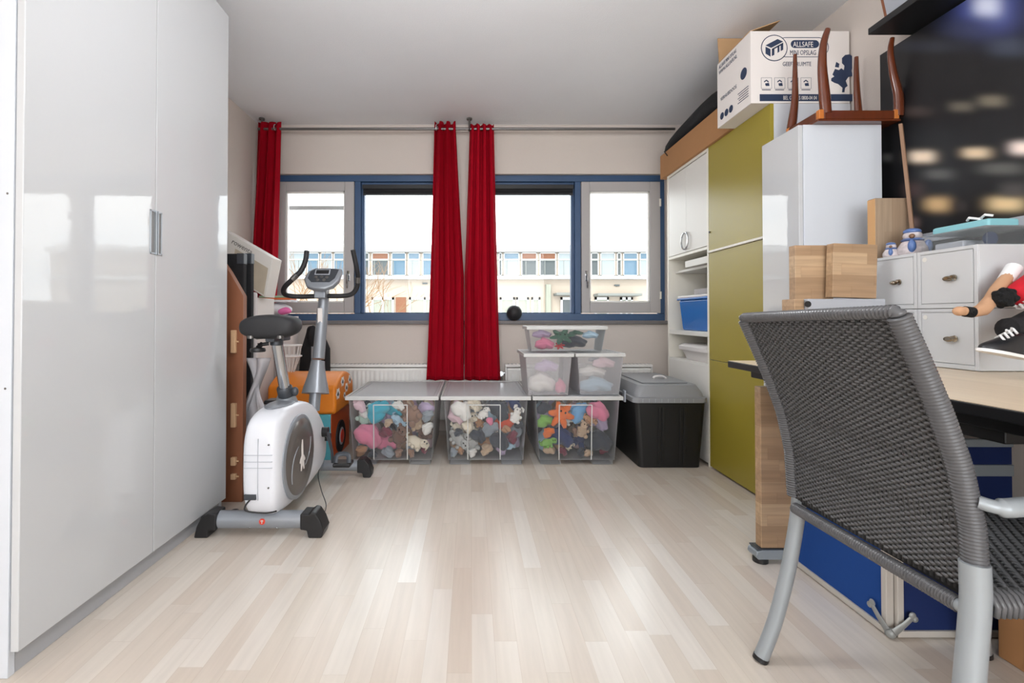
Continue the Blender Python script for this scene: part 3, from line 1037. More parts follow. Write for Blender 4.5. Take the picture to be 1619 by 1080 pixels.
quad(q, [(1210, 72), (1229, 62), (1238, 66), (1219, 76)])
quad(q, [(1210, 74), (1218, 78), (1218, 90), (1210, 85)])
quad(q, [(1220, 78), (1224, 76), (1224, 87), (1220, 89)])
quad(q, [(1229, 73), (1232, 72), (1232, 82), (1229, 84)])
quad(q, [(1234, 71), (1238, 69), (1238, 79), (1234, 81)])
quad(q, [(1220, 77.5), (1238, 67.5), (1238, 70), (1220, 80)])
q.build('logo_container', 'navy', mv)
ftext('printed_name', 'ALLSAFE', 1253.5, 74.4, 8.6, 'white_card', 0.72, 0.0016)
ftext('printed_name', 'MINI OPSLAG', 1248.5, 87, 8.0, 'navy', 0.63)
ftext('printed_slogan', 'GEEFT RUIMTE', 1237, 104.5, 7.0, 'navy', 0.72)
for u in (1203.5, 1224.5, 1245.5, 1266):
    a, b_ = fp(u, 123), fp(u + 16.5, 140)
    outline([(a[0], a[1]), (b_[0], a[1]), (b_[0], b_[1]), (a[0], b_[1])], 0.0012, 'navy', 'icon_frame')
    q = MB()
    quad(q, [(u + 4, 129), (u + 8, 126), (u + 12, 129), (u + 11, 130.5), (u + 8, 128), (u + 5, 130.5)], 0.0009)
    quad(q, [(u + 6, 132), (u + 12, 131), (u + 13, 136), (u + 7, 136)], 0.0009)
    quad(q, [(u + 1, 141.5), (u + 15, 141.5), (u + 15, 142.7), (u + 1, 142.7)], 0.0009)
    q.build('icon', 'navy', mv)
a, b_ = fp(1201, 149), fp(1348, 160)
bx('phone_strip', 'navy', mv, a[0], b_[0], FY - 0.0007, FY - 0.0001, b_[1], a[1], 0)
ftext('phone_number', 'BEL GRATIS 0800-04 04', 1238, 157.8, 6.4, 'white_card', 0.60, 0.0012)
q = MB()
quad(q, [(1343, 86), (1349, 90), (1348.5, 103), (1346, 112), (1348, 120), (1341, 122), (1337, 128), (1340, 136), (1336, 139), (1335, 146), (1331, 146), (1332, 139), (1325, 133), (1319, 131), (1314, 128), (1314, 124), (1319, 121), (1316, 118), (1320, 109), (1326, 111), (1330, 108), (1334, 111), (1335, 104), (1331, 100), (1331, 92), (1336, 87)], 0.0008)
quad(q, [(1322, 98), (1327, 101), (1326, 107), (1320, 106)], 0.0008)
q.build('printed_map', 'navy', mv)
# left face of the box: seen from the room, x points towards the viewer's right = -y
LX = bx0


def ltext(s, y, z, size, width=1.0):
    text('printed_line', s, size, frame_mat((LX - 0.0008, y, z), (0, -1, 0), (0, 0, 1)), 'navy', mv, 0.0003, width=width)


ltext('ALLSAFE MINI OPSLAG', by1 - 0.02, bz1 - 0.035, 0.028, 0.62)
ltext('WWW.ALLSAFE.NL', by1 - 0.02, bz1 - 0.066, 0.028, 0.75)
ltext('VERHUISDOOS', by1 - 0.035, bz0 + 0.135, 0.028, 0.85)
q = MB()
for i in range(5):
    q.box(LX - 0.0006, LX - 0.0001, by0 + 0.02, by0 + 0.115 - 0.01 * (i % 2), bz0 + 0.045 + i * 0.012, bz0 + 0.049 + i * 0.012)
q.build('printed_small_text', 'navy', mv)
for yy, zz, r_ in ((by1 - 0.05, bz0 + 0.05, 0.019), (by1 - 0.095, bz0 + 0.05, 0.019), (by1 - 0.14, bz0 + 0.05, 0.019), (by0 + 0.06, bz0 + 0.175, 0.028)):
    MB().lathe([(r_, 0), (r_, 0.0006)], frame_mat((LX - 0.0007, yy, zz), (0, -1, 0), (0, 0, 1)), 24).build('printed_dot', 'navy', mv)
q = MB()
for yy, zz, r_ in ((by1 - 0.05, bz0 + 0.05, 0.010), (by1 - 0.095, bz0 + 0.05, 0.010), (by1 - 0.14, bz0 + 0.05, 0.010), (by0 + 0.06, bz0 + 0.175, 0.013)):
    q.box(LX - 0.0012, LX - 0.0008, yy - 0.003, yy + 0.003, zz - r_, zz + r_).box(LX - 0.0012, LX - 0.0008, yy - r_ * 0.7, yy + r_ * 0.7, zz - r_ * 0.2, zz + r_ * 0.25)
q.build('printed_mark', 'white_card', mv)

# flat brown carton and black bag on the white cabinet
o = MB().box(1.432, 1.82, 2.675, 3.655, 1.9535, 2.132).build('flat_carton', 'card', None, 0.004)
tag(o, 'long flat brown carton on top of the white cabinet, under the black bag', 'carton')
bag = thing('garment_bag', 'black fabric bag lying on the long brown carton', 'bag', (1.62, 3.15, 2.134))
w = MB()
secs = [(3.70, 1.52, 1.62, 2.142, 2.165), (3.66, 1.45, 1.72, 2.137, 2.19), (3.5, 1.425, 1.79, 2.136, 2.235), (3.25, 1.43, 1.82, 2.136, 2.262), (3.0, 1.425, 1.82, 2.136, 2.285), (2.82, 1.43, 1.82, 2.136, 2.29), (2.70, 1.45, 1.80, 2.136, 2.25), (2.685, 1.5, 1.74, 2.14, 2.2)]
rings = []
for k, (y, a, b_, z0, z1) in enumerate(secs):
    rg = []
    for i in range(20):
        an = 2 * pi * i / 20
        ex = lambda c_: math.copysign(abs(c_) ** 0.7, c_)
        x = (a + b_) / 2 + (b_ - a) / 2 * ex(cos(an))
        z = z0 + (z1 - z0) * (0.5 + 0.5 * ex(sin(an)))
        if z > z0 + 0.01:
            z += 0.008 * sin(5 * an + 2 * k) * (1 if sin(an) > 0 else 0)
        rg.append(w.bm.verts.new((x, y, z)))
    rings.append(rg)
for a, b_ in zip(rings, rings[1:]):
    for j in range(20):
        w.bm.faces.new((a[j], a[(j + 1) % 20], b_[(j + 1) % 20], b_[j]))
w.bm.faces.new(rings[0][::-1])
w.bm.faces.new(rings[-1])
w.build('body', 'black_fab', bag, smooth=70, subd=1)
MB().tube([(1.46, 3.55, 2.15), (1.425, 3.56, 2.137), (1.424, 3.52, 2.105), (1.425, 3.50, 2.085)], 0.004, 6, flat=0.4).build('strap', 'black_fab', bag)

# dark picture on the right wall, ledge above it
PX = 1.825


def on_print(u, v):
    y = PX * F / (u - VPX)
    return y, CAMZ + (HORV - v) * y / F


pm, nt, p_ = new_mat('night_lights_print')
p_.inputs['Roughness'].default_value = 0.45
tc = N(nt, 'ShaderNodeNewGeometry')
sx = N(nt, 'ShaderNodeSeparateXYZ')
nt.links.new(tc.outputs['Position'], sx.inputs[0])
acc = None
spots = [(1460, 247, 20, 9, (255, 232, 205), 1.0), (1546, 241, 22, 8, (240, 215, 180), 0.9), (1622, 233, 22, 10, (255, 235, 225), 1.0), (1524, 167, 20, 8, (110, 104, 92), 0.8), (1572, 158, 22, 9, (130, 122, 105), 0.8), (1450, 175, 26, 8, (70, 62, 60), 0.8),
         (1486, 275, 24, 8, (92, 92, 90), 0.9), (1585, 266, 36, 9, (98, 98, 94), 0.9), (1483, 323, 21, 11, (214, 178, 128), 1.0), (1592, 322, 30, 11, (238, 208, 158), 1.0), (1443, 352, 12, 8, (140, 116, 110), 0.9), (1446, 300, 18, 12, (78, 60, 58), 0.8), (1522, 326, 10, 8, (60, 54, 54), 0.8), (1606, 300, 24, 12, (80, 76, 74), 0.8), (1405, 248, 8, 6, (120, 120, 118), 0.6),
         (1562, 4, 52, 40, (96, 110, 190), 0.8), (1566, 4, 22, 18, (225, 232, 255), 1.0), (1600, 72, 34, 14, (70, 78, 96), 0.7), (1530, 40, 46, 16, (56, 62, 92), 0.7), (1470, 70, 60, 10, (50, 54, 66), 0.7)]
base_c = lin((18, 18, 21))[:3]
for u, v, su, sv, c, k in spots:
    y, z = on_print(u, v)
    y2, _ = on_print(u + su, v)
    ry, rz = abs(y2 - y) * 1.25, sv * y / F * 1.3
    a = math_node(nt, 'DIVIDE', math_node(nt, 'SUBTRACT', sx.outputs[1], y), ry)
    sl = (HORV - v) / F
    b_ = math_node(nt, 'DIVIDE', math_node(nt, 'SUBTRACT', math_node(nt, 'SUBTRACT', sx.outputs[2], math_node(nt, 'MULTIPLY', sx.outputs[1], sl)), z - y * sl), rz)
    d_ = math_node(nt, 'ADD', math_node(nt, 'POWER', math_node(nt, 'ABSOLUTE', a), 2.6), math_node(nt, 'POWER', math_node(nt, 'ABSOLUTE', b_), 2.6))
    g = math_node(nt, 'POWER', 2.718, math_node(nt, 'MULTIPLY', d_, -1.6))
    mx = N(nt, 'ShaderNodeMix', data_type='RGBA')
    nt.links.new(math_node(nt, 'MULTIPLY', g, k), mx.inputs['Factor'])
    if acc is None:
        mx.inputs['A'].default_value = base_c + (1,)
    else:
        nt.links.new(acc, mx.inputs['A'])
    mx.inputs['B'].default_value = lin(c)
    acc = mx.outputs['Result']
nt.links.new(acc, p_.inputs['Base Color'])
M['print'] = pm
M['print_edge'] = mat('black_canvas_edge', (24, 24, 28), 0.6)
pr = thing('wall_print', 'large dark canvas print of blurred night lights on the right wall', 'picture', (1.84, 1.45, 1.1))
bx('stretcher', 'print_edge', pr, 1.826, 1.848, 0.75, 2.147, 1.09, 2.086, 0.002)
bx('printed_face', 'print', pr, 1.8245, 1.826, 0.751, 2.146, 1.091, 2.085, 0)
o = MB().box(1.808, 1.8240, 0.75, 2.02, 1.213, 1.250).build('wall_rail', 'case_grey', None, 0.003)
tag(o, 'pale grey rail running along the lower part of the dark print', 'rail')
o = MB().box(1.655, 1.848, 0.80, 2.005, 2.092, 2.120).build('wall_shelf', 'black', None, 0.003)
tag(o, 'black wall shelf above the dark print', 'shelf')
fr = thing('photo_frame', 'small picture frame standing at the end of the black wall shelf', 'picture frame', (1.74, 1.93, 2.12))
T = Matrix.Translation((1.735, 1.93, 2.122)) @ Matrix.Rotation(R(-12), 4, 'Y')
MB().box(-0.006, 0.006, -0.07, 0.07, 0, 0.19, T).build('frame', 'brown_board', fr, 0.002)
MB().box(-0.0075, -0.0055, -0.055, 0.055, 0.015, 0.175, T).build('picture', 'case_grey', fr)

# desk
dk = thing('desk', 'desk with pale wood top and black edge on the right', 'desk', (1.41, 1.1, 0))
DX, DY0, DY1, DZ = 0.985, 0.30, 1.862, 0.750
bx('desktop', 'desk_top', dk, DX + 0.003, 1.842, DY0 + 0.003, DY1 - 0.003, DZ - 0.016, DZ, 0)
tag(bx('edge_band', 'desk_black', dk, DX, 1.845, DY0, DY1, DZ - 0.026, DZ - 0.0015, 0.003), 'black edge of the desktop')
w = MB().box(1.10, 1.72, 1.0, 1.78, 0.655, 0.724).box(1.05, 1.13, DY0 + 0.1, DY1 - 0.04, 0.69, 0.724)
w.build('underframe', 'desk_black', dk, 0.004)
for y in (1.835, 0.42):
    f = MB()
    f.prism([(1.065, 0.016), (1.055, 0.03), (1.06, 0.046), (1.08, 0.052), (1.72, 0.052), (1.72, 0.016)], 'y', y - 0.032, y + 0.028)
    f_ = f.build('foot', 'foot_grey', dk, 0.004)
    tag(bx('cover_strip', 'dark_metal', f_, 1.062, 1.72, y - 0.030, y + 0.026, 0.051, 0.056, 0.002), 'dark top of the foot')
    for x in (1.085, 1.68):
        MB().cyl((x, y - 0.008, 0), (x, y - 0.008, 0.017), 0.027).build('levelling_pad', 'black', f_, 0.002)
    bx('column', 'foot_grey', dk, 1.46, 1.54, y - 0.022, y + 0.018, 0.052, 0.724, 0.006)

# wooden boards
o = MB().box(1.078, 1.222, 1.8085, 1.846, 0.0575, P(1200, 612, 1.81).z).build('butcher_block_board', 'oak_x', None, 0.003)
tag(o, 'tall butcher block board standing on the grey desk foot', 'wooden board')
gu = thing('equipment_case', 'pale grey metal case on the desk under the wooden boards', 'case', (1.32, 1.77, 0.75))
zg = P(1300, 473, 1.74).z
bx('housing', 'case_grey', gu, 1.195, 1.47, 1.715, 1.85, DZ + 0.0005, zg, 0.004)
a = P(1277, 481, 1.715)
MB().cyl((a.x, 1.7155, a.z), (a.x, 1.712, a.z), 0.011, n=16).build('socket', 'black', gu)
o = MB().box(1.155, 1.192, 1.73, 1.80, DZ + 0.0005, zg).build('wood_block', 'oak_x', None, 0.003)
tag(o, 'narrow upright wood block on the desk left of the grey case', 'wood block')
T = Matrix.Translation((P(1253, 400, 1.80).x, 1.80, zg + 0.001))
o = MB().box(0, 0.142, 0, 0.036, 0, P(1280, 388, 1.80).z - zg).build('butcher_block_board', 'oak_x', None, 0.002)
o.location = (P(1253, 400, 1.80).x + 0.083, 1.822, zg + 0.001)
tag(o, 'squarish oak block board on the grey case, left of the tilted one', 'wooden board')
o = MB().box(0, 0.160, 0, 0.036, 0, 0.196).build('butcher_block_board', 'oak_x', None, 0.002)
o.location = (P(1309, 400, 1.75).x + 0.096, 1.77, zg + 0.005)
o.rotation_euler = (0, R(2.0), 0)
tag(o, 'slightly tilted oak block board on the grey case, next to the lockers', 'wooden board')
bc = thing('butcher_block_board', 'tall upright-grained oak board standing behind the lockers', 'wooden board', (1.65, 1.91, 0))
bx('face', 'oak_z', bc, 1.585, 1.73, 1.893, 1.930, 0, P(1400, 313, 1.893).z, 0.003)
tag(MB().box(1.5835, 1.5852, 1.894, 1.929, 0.005, P(1400, 313, 1.893).z - 0.004).build('edge_face', 'oak_tan', bc), 'light sawn edge')
o = MB().tube([(1.700, 1.850, 1.149), (1.704, 1.879, 1.385), (1.709, 1.916, 1.685)], 0.0065, 4, flat=1.5).build('wooden_batten', 'oak_tan', None, 0.001)
M['batten'] = mat('grey_brown_wood', (140, 108, 84), 0.6, var=0.1, vscale=8, stretch=(3, 3, 0.4))
o.data.materials[0] = M['batten']
tag(o, 'thin wooden batten leaning between the lockers and the upturned table', 'batten')

# lockers: two units stacked, two doors each
LXF, LY0, LY1 = 1.551, 1.480, 1.874
zl = [DZ + 0.0008, P(1545, 487, LY0).z, P(1545, 385.5, LY0).z]


def locker(lbl, z0, z1):
    k = thing('locker_unit', lbl, 'lockers', (1.67, (LY0 + LY1) / 2, z0), 'small grey lockers on the desk')
    bx('housing', 'locker', k, LXF + 0.004, 1.80, LY0, LY1, z0 + 0.0006, z1 - 0.0006, 0.003)
    ym = 1.682
    for j, (a, b_) in enumerate(((LY0, ym - 0.001), (ym + 0.001, LY1))):
        f = MB()
        x0, x1 = LXF, LXF + 0.0045
        t_ = 0.012
        f.box(x0, x1, a, a + t_, z0 + 0.001, z1 - 0.001).box(x0, x1, b_ - t_, b_, z0 + 0.001, z1 - 0.001).box(x0, x1, a + t_, b_ - t_, z0 + 0.001, z0 + t_ + 0.003).box(x0, x1, a + t_, b_ - t_, z1 - t_, z1 - 0.001)
        f.build('door_frame', 'locker', k, 0.0012)
        g = bx('shadow_gap', 'steel', k, x1 - 0.0004, x1, a + t_, b_ - t_, z0 + t_ + 0.003, z1 - t_, 0)
        d = bx('door', 'locker', k, x0 + 0.0003, x1, a + t_ + 0.0025, b_ - t_ - 0.0025, z0 + t_ + 0.0055, z1 - t_ - 0.0025, 0.001)
        cy, cz_ = a + (b_ - a) * (0.36 if j == 0 else 0.36), (z0 + z1) / 2 + 0.0
        h = MB()
        h.lathe([(0.0105, 0), (0.0105, 0.002), (0.006, 0.004), (0.006, 0.010)], frame_mat((x0, cy, cz_), (0, 0, 1), (0, 1, 0)), 16)
        h.build('lock', 'key_steel', d)
        h = MB()
        h.ell((x0 - 0.011, cy + 0.011, cz_ - 0.002), (0.0035, 0.017, 0.0085)).ell((x0 - 0.010, cy - 0.004, cz_ + 0.002), (0.003, 0.014, 0.007))
        tag(h.build('latch', 'brass', d), 'worn brass turn latch')
        if j == 0:
            s_ = MB().lathe([(0.008, 0), (0.008, 0.0006)], frame_mat((x0 + 0.0002, b_ - t_ - 0.016, z1 - t_ - 0.017), (0, 0, 1), (0, 1, 0)), 16)
            tag(s_.build('number_sticker', 'white', d), 'small round white sticker')
    q = MB().cyl((1.70, LY0 + 0.0005, z0 + (z1 - z0) * 0.85), (1.70, LY0 - 0.0006, z0 + (z1 - z0) * 0.85), 0.003, n=10)
    q.build('screw_hole', 'black', k)


locker('upper grey two-door locker unit on the desk, with figurines on top', zl[1], zl[2])
locker('lower grey two-door locker unit standing on the desk top', zl[0], zl[1])
ZL = zl[2]

# figurines
M['china'] = mat('floral_china', (206, 196, 196), 0.25, var=0.5, vscale=55)
M['china_blue'] = mat('blue_china', (88, 116, 170), 0.3, var=0.3, vscale=60)
M['china_brown'] = mat('brown_china', (128, 96, 72), 0.35)


def penguin(lbl, x, y, s, face):
    g = thing('bird_figurine', lbl, 'figurine', (x, y, ZL), 'patterned bird figurines')
    b_ = MB().lathe([(0.038 * s, 0), (0.046 * s, 0.012 * s), (0.045 * s, 0.03 * s), (0.034 * s, 0.05 * s), (0.022 * s, 0.062 * s)], Matrix.Translation((x, y, ZL + 0.0005)), 20)
    b_.build('body', 'china', g, smooth=80)
    MB().ell((x, y, ZL + 0.076 * s), (0.029 * s, 0.029 * s, 0.022 * s)).build('head', 'china', g)
    h = MB().ell((x - 0.001, y, ZL + 0.092 * s), (0.027 * s, 0.027 * s, 0.013 * s))
    tag(h.build('cap', 'china_blue', g), 'blue cap')
    MB().lathe([(0.028 * s, 0), (0.034 * s, 0.005 * s), (0.028 * s, 0.011 * s)], Matrix.Translation((x, y, ZL + 0.055 * s)), 18).build('scarf', 'china_blue', g, smooth=80)
    tag(MB().ell((x - 0.020 * s, y - 0.020 * s, ZL + 0.073 * s), (0.009 * s, 0.009 * s, 0.009 * s)).build('beak', 'china_brown', g), 'brown beak')
    for q_ in (-1, 1):
        MB().ell((x + 0.030 * s * q_, y - 0.034 * s * 0.9, ZL + 0.035 * s), (0.013 * s, 0.012 * s, 0.024 * s)).build('wing', 'china_blue', g)


penguin('larger blue and white patterned bird figurine on the lockers', 1.640, 1.795, 1.0, 0)
penguin('smaller patterned bird figurine left of the larger one on the lockers', 1.595, 1.835, 0.56, 0)
# clear display box and turquoise packet
k = thing('clear_display_box', 'clear acrylic box on the near end of the lockers', 'box', (1.70, 1.6, ZL))
f = MB()
x0, x1, y0_, y1_, z0, z1 = 1.60, 1.79, 1.50, 1.72, ZL + 0.0006, ZL + 0.058
f.box(x0, x1, y0_, y1_, z0, z0 + 0.003).box(x0, x0 + 0.003, y0_, y1_, z0 + 0.003, z1).box(x1 - 0.003, x1, y0_, y1_, z0 + 0.003, z1).box(x0 + 0.003, x1 - 0.003, y0_, y0_ + 0.003, z0 + 0.003, z1).box(x0 + 0.003, x1 - 0.003, y1_ - 0.003, y1_, z0 + 0.003, z1)
f.build('walls', 'acrylic', k, 0.0008)
f = MB().box(x0 - 0.002, x1 + 0.002, y0_ - 0.002, y1_ + 0.002, z1, z1 + 0.003)
f.build('lid', 'acrylic', k, 0.0008)
o = MB().box(1.63, 1.74, 1.60, 1.70, z0 + 0.004, z0 + 0.03).build('paper_packet', 'case_grey', None, 0.006)
tag(o, 'grey paper packet inside the clear acrylic box', 'packet')
o = MB().lathe([(0.022, 0), (0.022, 0.006), (0.010, 0.007)], frame_mat((1.66, 1.545, z0 + 0.028), (0, 0, 1), (1, 0, 0)), 20).build('round_badge', 'navy', None)
o.location = (1.66, 1.545, z0 + 0.004)
tag(o, 'round dark badge inside the clear acrylic box', 'badge')
k = thing('gift_packet', 'flat turquoise packet with a white bow on the clear acrylic box', 'packet', (1.68, 1.62, z1 + 0.004))
bx('packet', 'turq', k, 1.64, 1.74, 1.53, 1.72, z1 + 0.0036, z1 + 0.032, 0.008)
f = MB()
f.tube([(1.66, 1.575, z1 + 0.037), (1.65, 1.60, z1 + 0.046), (1.66, 1.615, z1 + 0.04)], 0.004, 6).tube([(1.66, 1.575, z1 + 0.037), (1.65, 1.55, z1 + 0.046), (1.66, 1.535, z1 + 0.04)], 0.004, 6).ell((1.66, 1.575, z1 + 0.036), 0.007)
tag(f.build('bow', 'white_felt', k), 'white bow')

# soft doll in sports kit
dl = thing('soft_doll', 'soft doll in red jersey, black shorts and sneakers lying against the lockers', 'doll', (1.62, 1.37, DZ))
YD = 1.385


def D(u, v, y=YD):
    return P(u, v, y)


MB().tube([D(1600, 428, 1.43), D(1592, 440, 1.42), D(1577, 458, 1.40), D(1566, 476, 1.385), D(1553, 490, 1.375), D(1538, 494, 1.37), D(1524, 492, 1.37), D(1513, 491, 1.37)], [0.014, 0.0165, 0.017, 0.017, 0.0175, 0.014, 0.0125, 0.011], 14).ell(D(1517, 492, 1.37), (0.017, 0.014, 0.0135)).build('arm', 'skin_felt', dl, smooth=80)
tag(MB().tube([D(1537.5, 494, 1.37), D(1525, 492.5, 1.37)], 0.0152, 16).build('wristband', 'sock_black', dl), 'black wristband')
tag(MB().tube([D(1603, 424, 1.435), D(1588, 446, 1.418)], [0.020, 0.0185], 16).build('sleeve', 'white_felt', dl), 'white sleeve end')
f = MB()
rr = random.Random(3)
f.ell(D(1588, 471, 1.36), (0.027, 0.025, 0.026))
for i in range(26):
    an, el = rr.uniform(0, 2 * pi), rr.uniform(-1, 1)
    c = D(1588, 471, 1.36) + Vector((0.024 * cos(an) * math.sqrt(1 - el * el), 0.022 * sin(an) * math.sqrt(1 - el * el), 0.023 * el))
    f.ell(c, rr.uniform(0.006, 0.009), nu=8, nv=6)
tag(f.build('wool_cuff', 'sock_black', dl), 'black woolly tuft')
f = MB().tube([D(1600, 470, 1.375), D(1615, 462, 1.375), D(1650, 450, 1.375), D(1700, 440, 1.375)], [0.026, 0.032, 0.05, 0.055], 18)
f.build('jersey', 'red_felt', dl, smooth=80)
f = MB()
for i in range(6):
    an = pi * 0.35 + i * 0.5
    a = D(1604, 469, 1.375)
    f.tube([a + Vector((0.000, -0.026 * sin(an), 0.026 * cos(an))), a + Vector((0.013, -0.0325 * sin(an + 0.25), 0.0325 * cos(an + 0.25))), a + Vector((0.022, -0.034 * sin(an), 0.034 * cos(an)))], 0.0035, 6)
tag(f.build('jersey_stripe', 'white_felt', dl), 'white zigzag trim')
f = MB().tube([D(1700, 480, 1.375), D(1650, 505, 1.365), D(1610, 520, 1.355), D(1592, 520, 1.35)], [0.045, 0.042, 0.034, 0.03], 16)
f.build('shorts', 'black_fab', dl, smooth=80)
MB().tube([D(1612, 522, 1.35), D(1625, 545, 1.345)], [0.022, 0.022], 14).build('leg', 'skin_felt', dl)
MB().tube([D(1700, 430, 1.375), D(1760, 415, 1.375)], [0.03, 0.03], 12).ell(D(1765, 410, 1.375), (0.055, 0.05, 0.055)).build('head', 'skin_felt', dl, smooth=80)
MB().ell(D(1772, 405, 1.382), (0.054, 0.052, 0.056)).build('hair', 'sock_black', dl)
# the sneaker: loft of cross-sections from toe to heel
f = MB()
toe = D(1550, 553, 1.31)
ax = (D(1650, 573, 1.33) - toe).normalized()
upv = Vector((0.15, 0, 1))
upv = (upv - ax * upv.dot(ax)).normalized()
sd = ax.cross(upv)
prof = [(0.0, 0.004, 0.004), (0.008, 0.014, 0.016), (0.03, 0.024, 0.027), (0.055, 0.027, 0.040), (0.08, 0.025, 0.055), (0.105, 0.025, 0.062), (0.13, 0.026, 0.06), (0.15, 0.022, 0.055), (0.157, 0.012, 0.05)]
rings = []
for d_, hw, h in prof:
    rg = []
    for i in range(16):
        an = pi * i / 15
        rg.append(f.bm.verts.new(toe + ax * d_ + sd * (hw * cos(an)) + upv * (0.004 + h * sin(an) ** 0.8)))
    rings.append(rg)
for a, b_ in zip(rings, rings[1:]):
    for j in range(15):
        f.bm.faces.new((a[j], a[j + 1], b_[j + 1], b_[j]))
    f.bm.faces.new((a[15], a[0], b_[0], b_[15]))
f.bm.faces.new(rings[0][::-1])
f.bm.faces.new(rings[-1])
sh = f.build('shoe', 'shoe', dl, smooth=60)
f = MB()
out = []
for d_, hw, h in prof:
    out.append((d_, hw + 0.003))
pts = [toe + ax * (a - 0.003) + sd * b_ for a, b_ in out] + [toe + ax * (a - 0.003) - sd * b_ for a, b_ in reversed(out)]
n = len(pts)
va = [f.bm.verts.new(p + upv * 0.005) for p in pts]
vb = [f.bm.verts.new(p - upv * 0.003) for p in pts]
f.bm.faces.new(va)
f.bm.faces.new(vb[::-1])
for i in range(n):
    f.bm.faces.new((va[i], vb[i], vb[(i + 1) % n], va[(i + 1) % n]))
tag(f.build('sole', 'white_felt', sh), 'white sole')
f = MB()
for i in range(4):
    d_ = 0.048 + 0.012 * i
    h = 0.036 + 0.0082 * i
    f.tube([toe + ax * d_ + sd * 0.014 + upv * h, toe + ax * (d_ + 0.004) + upv * (h + 0.013), toe + ax * (d_ + 0.010) - sd * 0.014 + upv * (h + 0.006)], 0.003, 6)
f.tube([toe + ax * 0.09 + upv * 0.072, toe + ax * 0.11 - sd * 0.02 + upv * 0.079, toe + ax * 0.13 - sd * 0.027 + upv * 0.066, toe + ax * 0.11 - sd * 0.029 + upv * 0.058, toe + ax * 0.09 - sd * 0.016 + upv * 0.07], 0.003, 6)
f.tube([toe + ax * 0.09 + upv * 0.072, toe + ax * 0.105 - sd * 0.03 + upv * 0.05, toe + ax * 0.117 - sd * 0.031 + upv * 0.025, toe + ax * 0.12 - sd * 0.031 + upv * 0.012], 0.003, 6)
tag(f.build('lace', 'white_felt', sh), 'white laces')
f = MB()
for s_ in (-1, 1):
    f.tube([toe + ax * 0.10 + sd * s_ * 0.0262 + upv * 0.01, toe + ax * 0.108 + sd * s_ * 0.0262 + upv * 0.03, toe + ax * 0.115 + sd * s_ * 0.022 + upv * 0.045], 0.006, 6, flat=0.3)
f.build('shoe_stripe', 'white_felt', sh)

# blue felt display boards under the desk
bd = thing('display_board', 'blue felt display board in pale metal frame, standing along the desk front', 'display board', (1.22, 1.6, 0))


def panel(parent, p0, p1, z0, z1, felt, th=0.022, fw=0.018):
    """upright framed panel from floor point p0 to p1"""
    d_ = Vector((p1[0] - p0[0], p1[1] - p0[1], 0))
    L = d_.length
    T = Matrix.Translation((p0[0], p0[1], 0)) @ Matrix.Rotation(math.atan2(d_.y, d_.x), 4, 'Z')
    f = MB()
    f.box(0, L, -th / 2, th / 2, z0, z0 + fw, T).box(0, L, -th / 2, th / 2, z1 - fw, z1, T).box(0, fw, -th / 2, th / 2, z0 + fw, z1 - fw, T).box(L - fw, L, -th / 2, th / 2, z0 + fw, z1 - fw, T)
    o_ = f.build('frame', 'alu_frame', parent, 0.002)
    MB().box(fw, L - fw, -th * 0.2, th * 0.2, z0 + fw, z1 - fw, T).build('felt_panel', felt, parent)


panel(bd, (1.203, 1.400), (1.203, 1.800), 0.004, 0.545, 'board_blue')
for z in (0.012, 0.53):
    f = MB()
    f.ell((1.196, 1.392, z + 0.004), (0.014, 0.014, 0.014))
    for dx, dy in ((0, 1), (1, 0)):
        e = Vector((1.196 - 0.009 * dy, 1.392 - 0.012 * dx, z + 0.012))
        s_ = 1 if z < 0.3 else -1
        f.tube([e, e + Vector((0.03 * dx, 0.03 * dy, 0.022 * s_)), e + Vector((0.05 * dx, 0.05 * dy, 0.04 * s_))], [0.012, 0.009, 0.008], 8, flat=0.4, up=(dy, dx, 0))
        f.ell(e + Vector((0.052 * dx + 0.001, 0.052 * dy, 0.048 * s_)), (0.010 if dx else 0.005, 0.010 if dy else 0.005, 0.010)).ell(e + Vector((0.060 * dx, 0.060 * dy, 0.038 * s_)), (0.009 if dx else 0.005, 0.009 if dy else 0.005, 0.009))
    f.build('corner_connector', 'clip', bd)
f = MB().ell((1.19, 1.795, 0.505), (0.010, 0.012, 0.014)).box(1.188, 1.2, 1.78, 1.81, 0.49, 0.52)
f.build('corner_connector', 'clip', bd, 0.002)
b2 = thing('display_board', 'dark blue felt display board set at right angles under the desk', 'display board', (1.5, 1.39, 0))
panel(b2, (1.216, 1.400), (1.80, 1.400), 0.004, 0.30, 'board_navy')
b3 = thing('display_board', 'navy two-row display board in grey frame deepest under the desk', 'display board', (1.6, 1.62, 0))
f = MB()
z_ = [P(1560, v, 1.62).z for v in (694, 706, 734, 752)]
f.box(1.235, 1.80, 1.61, 1.63, z_[1], z_[0]).box(1.235, 1.80, 1.61, 1.63, z_[3], z_[2]).box(1.235, 1.262, 1.61, 1.63, 0.03, z_[3]).box(1.60, 1.65, 1.61, 1.63, 0.03, z_[3]).box(1.235, 1.80, 1.61, 1.63, 0.004, 0.03).box(1.235, 1.262, 1.61, 1.63, z_[2], z_[1])
f.build('frame', 'foot_grey', b3, 0.002)
bx('felt_panel', 'board_navy', b3, 1.262, 1.80, 1.617, 1.623, z_[2], z_[1], 0)
bx('felt_panel', 'board_navy', b3, 1.65, 1.80, 1.617, 1.623, 0.03, z_[3], 0)
bx('felt_panel', 'board_navy', b3, 1.262, 1.60, 1.617, 1.623, 0.03, z_[3], 0)
